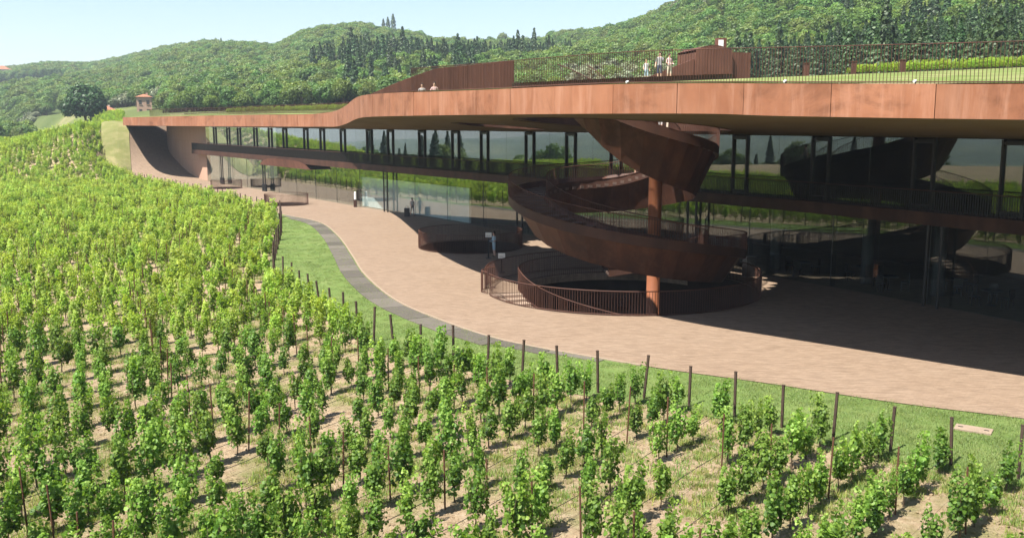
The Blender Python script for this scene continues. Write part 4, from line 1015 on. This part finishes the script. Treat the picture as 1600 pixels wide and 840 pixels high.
# thin with distance so spacing stays near 6 m
x, y, r, tt, pxs = x[ok], y[ok], r[ok], tt[ok], pxs[ok]
z = terrain_z(x, y); n = len(x); n1 = nz(x, y, .011, 1.5); n2 = nz(x, y, .03, 9); u = rng.random(n)
con = ((n1+.4*n2 > .24) & (u < .6) & (pxs > 250) & (tt < .6)) | ((pxs > 540) & (pxs < 760) & (tt > .03) & (tt < .46) & (u < .2)) | ((pxs > 1080) & (r < 205) & (u < .93))
idx = np.where(con, rng.integers(6, 9, n), rng.integers(0, 6, n)); idx = np.where(con & (u < .07), rng.integers(9, 11, n), idx)
idx = np.where((~con) & (nz(x, y, .02, 4) > .33) & (u < .8), rng.integers(11, 13, n), idx)
s0 = rng.uniform(.65, 1.25, n)*np.where(idx < 6, np.interp(r, [120, 500, 1000], [.75, .95, 1.15]), .95)
s0 = np.where((pxs > 1080) & (r < 205), s0*.72, s0)
scatter('hill_woods', np.stack([x, y, z-.2], 1), zrot(n), np.stack([s0*rng.uniform(.9, 1.2, n), s0*rng.uniform(.9, 1.2, n), s0*rng.uniform(.85, 1.15, n)], 1), idx, PROT, 'mixed green woods covering the hills behind the winery', 'woods')
# woods and groves across the valley (they show in the glass)
Nc = 19000; aa = -R(37)-rng.random(Nc)*R(153); r = np.sqrt(205**2+rng.random(Nc)*(1300**2-205**2)); x = r*np.sin(aa); y = r*np.cos(aa); ok = nz(x, y, .006, 3)+.5*nz(x, y, .02, 6) > -.12
x, y, r = x[ok], y[ok], r[ok]; n = len(x); s0 = rng.uniform(.8, 1.5, n)
scatter('valley_woods', np.stack([x, y, terrain_z(x, y)-.2], 1), zrot(n), np.stack([s0, s0, s0], 1), rng.integers(0, 9, n), PROT, 'scattered woods across the valley', 'woods')
# vine strips on the roof
pts = []
for d, s0_, s1_ in ((14, s_at(-58), s_at(-21)), (15.6, s_at(-60), s_at(-21)), (17.2, s_at(-60), s_at(-21)), (19, s_at(-60), s_at(-18))):
    for s_ in np.arange(s0_, s1_, .7): a, b = epoint(s_); pts.append((b.x+NIN.x*d, b.y+NIN.y*d, b.z+.051*d))
for q in (0, 1.6, 3.2, 4.8):
    for u in np.arange(0, 38, .6): x, y = 47+.854*q-.52*u, 47+.52*q+.854*u; pts.append((x, y, roof_z(x, y)))
P = np.array(pts); n = len(P); ro_ = np.zeros((n, 3)); ro_[:, 2] = R(122); s0 = rng.uniform(.7, 1.0, n)
scatter('roof_vines', P, ro_, np.stack([s0*1.2, s0*1.2, s0*.6], 1), rng.integers(0, 8, n), VFF, 'clipped bright vine strips growing on the roof', 'vines')

# single trees and houses one can point to
def tree(name, loc, crown, trunk, label, cat='tree', group=None, s=1, rz_=0):
    root = empty(name, loc, rz_); root.scale = (s, s, s); tag(root, label, cat, group); link('trunk', trunk, None, root); link('crown', crown, None, root); return root
def gz(x, y): return float(terrain_z(x, y))
bigc = crown_mesh('big_crown', 5, 5200, 5.6, 5.0, .62, leafmat('oak_leaf', (.014, .042, .010), (.032, .075, .016), (.06, .12, .03), .2, .02, .2), 18, 5.2)
def at_px(px, d): return (px-800)/1500*d*.9884, d
x, y = at_px(134, 262); tree('round_tree', (x, y, gz(x, y)-.5), bigc, trunk_mesh(3, 4.5, .4, 3), 'large dark round tree standing alone before the far hill beside the farmhouse', s=1.08)
cyc = crown_mesh('cyp_crown', 91, 900, 1.25, 12, .5, CONIF, kind='spindle'); cyt = trunk_mesh(9, 2, .2, .2)
for px, d, s_ in ((602, 678, .62), (609, 680, .70), (617, 678, .82)):
    x, y = at_px(px, d); tree('cypress_tree', (x, y, gz(x, y)), cyc, cyt, 'slim cypress in the trio on the crest of the middle hill', group='cypress trio on the middle crest', s=s_*1.75)
for px, d, s_ in ((333, 800, .45), (343, 800, .6), (351, 800, .65)):
    x, y = at_px(px, d); tree('cypress_tree', (x, y, gz(x, y)), cyc, cyt, 'small dark cypress on the crest of the low left-hand ridge', group='cypresses on the low ridge', s=s_*1.7)
for px, d, s_ in ((750, 715, .5), (756, 715, .45), (785, 712, .85), (796, 705, .5)):
    x, y = at_px(px, d); tree('crest_tree', (x, y, gz(x, y)), BR[2] if px > 770 else cyc, cyt, 'lone tree on the open field crest beside the vine shoulder', group='trees on the open crest', s=s_*2.0 if px > 770 else s_*1.3)
TILE = plain('roof_tiles', (.30, .135, .08), .9, .1, .25, 3); STUCCO = plain('stucco', (.40, .26, .19), .9, .1, .12, 1); PALE = plain('pale_stucco', (.45, .38, .32), .9, .1, .1, 1); WIND = plain('far_window', (.05, .045, .04), .4, .4)
def house(loc, w_, d_, h_, rz_, wall, label, tower=False, hip=True):
    root = empty('farmhouse', loc, rz_); tag(root, label, 'house')
    MB().box((0, 0, h_/2-1), (w_, d_, h_+2)).build('wall', wall, root)
    mb = MB(); e = .4; rh = w_*.2
    a = [(-w_/2-e, -d_/2-e, h_), (w_/2+e, -d_/2-e, h_), (w_/2+e, d_/2+e, h_), (-w_/2-e, d_/2+e, h_)]; rl = (w_-d_)/2 if w_ > d_ else .2
    mb.v = a+[(-rl, 0, h_+rh), (rl, 0, h_+rh)]; mb.f = [(0, 1, 5, 4), (1, 2, 5), (2, 3, 4, 5), (3, 0, 4), (3, 2, 1, 0)]; mb.mi = [0]*5; mb.build('roof', TILE, root)
    nw = max(2, int(w_/2.4))
    for k in range(nw):
        for zz_ in ([h_-1.5] if h_ < 4 else [h_-1.6, h_-4.2]):
            wn = MB().box((-w_/2+w_*(k+.5)/nw, -d_/2-.02, zz_), (.8, .06, 1.2)).build('window', WIND, root)
            MB().box((-w_/2+w_*(k+.5)/nw, -d_/2-.08, zz_-.66), (1.0, .14, .1)).build('sill', wall, wn)
    MB().box((w_*.2, d_*.15, h_+rh*.7), (.6, .6, 1.3)).build('chimney', wall, root)
x, y = at_px(227, 290); house((x, y, 9.8), 4.2, 4.2, 6.4, R(20), STUCCO, 'small square pinkish tower house with a tiled hip roof behind the roof end')
x, y = at_px(163, 270); house((x, y, 8.6), 6.5, 4.5, 3.4, R(12), PALE, 'low stone cottage with a tiled roof under the big round tree')
x, y = at_px(8, 760); house((x, y, gz(x, y)+2), 14, 9, 7, R(10), PALE, 'pale farmhouse among trees on the far left hillside')

# ------------------------------------------------------------------ air
AIR = bpy.data.materials.new('air'); AIR.use_nodes = True; t_ = AIR.node_tree; t_.nodes.clear(); o_ = t_.nodes.new('ShaderNodeOutputMaterial'); v_ = t_.nodes.new('ShaderNodeVolumePrincipled')
v_.inputs['Color'].default_value = (.80, .90, 1, 1); v_.inputs['Density'].default_value = .00027; v_.inputs['Anisotropy'].default_value = .2; t_.links.new(v_.outputs[0], o_.inputs['Volume'])
hzb = MB().box((0, 0, 20), (6300, 6300, 262)).build('haze', AIR); tag(hzb, kind='stuff')
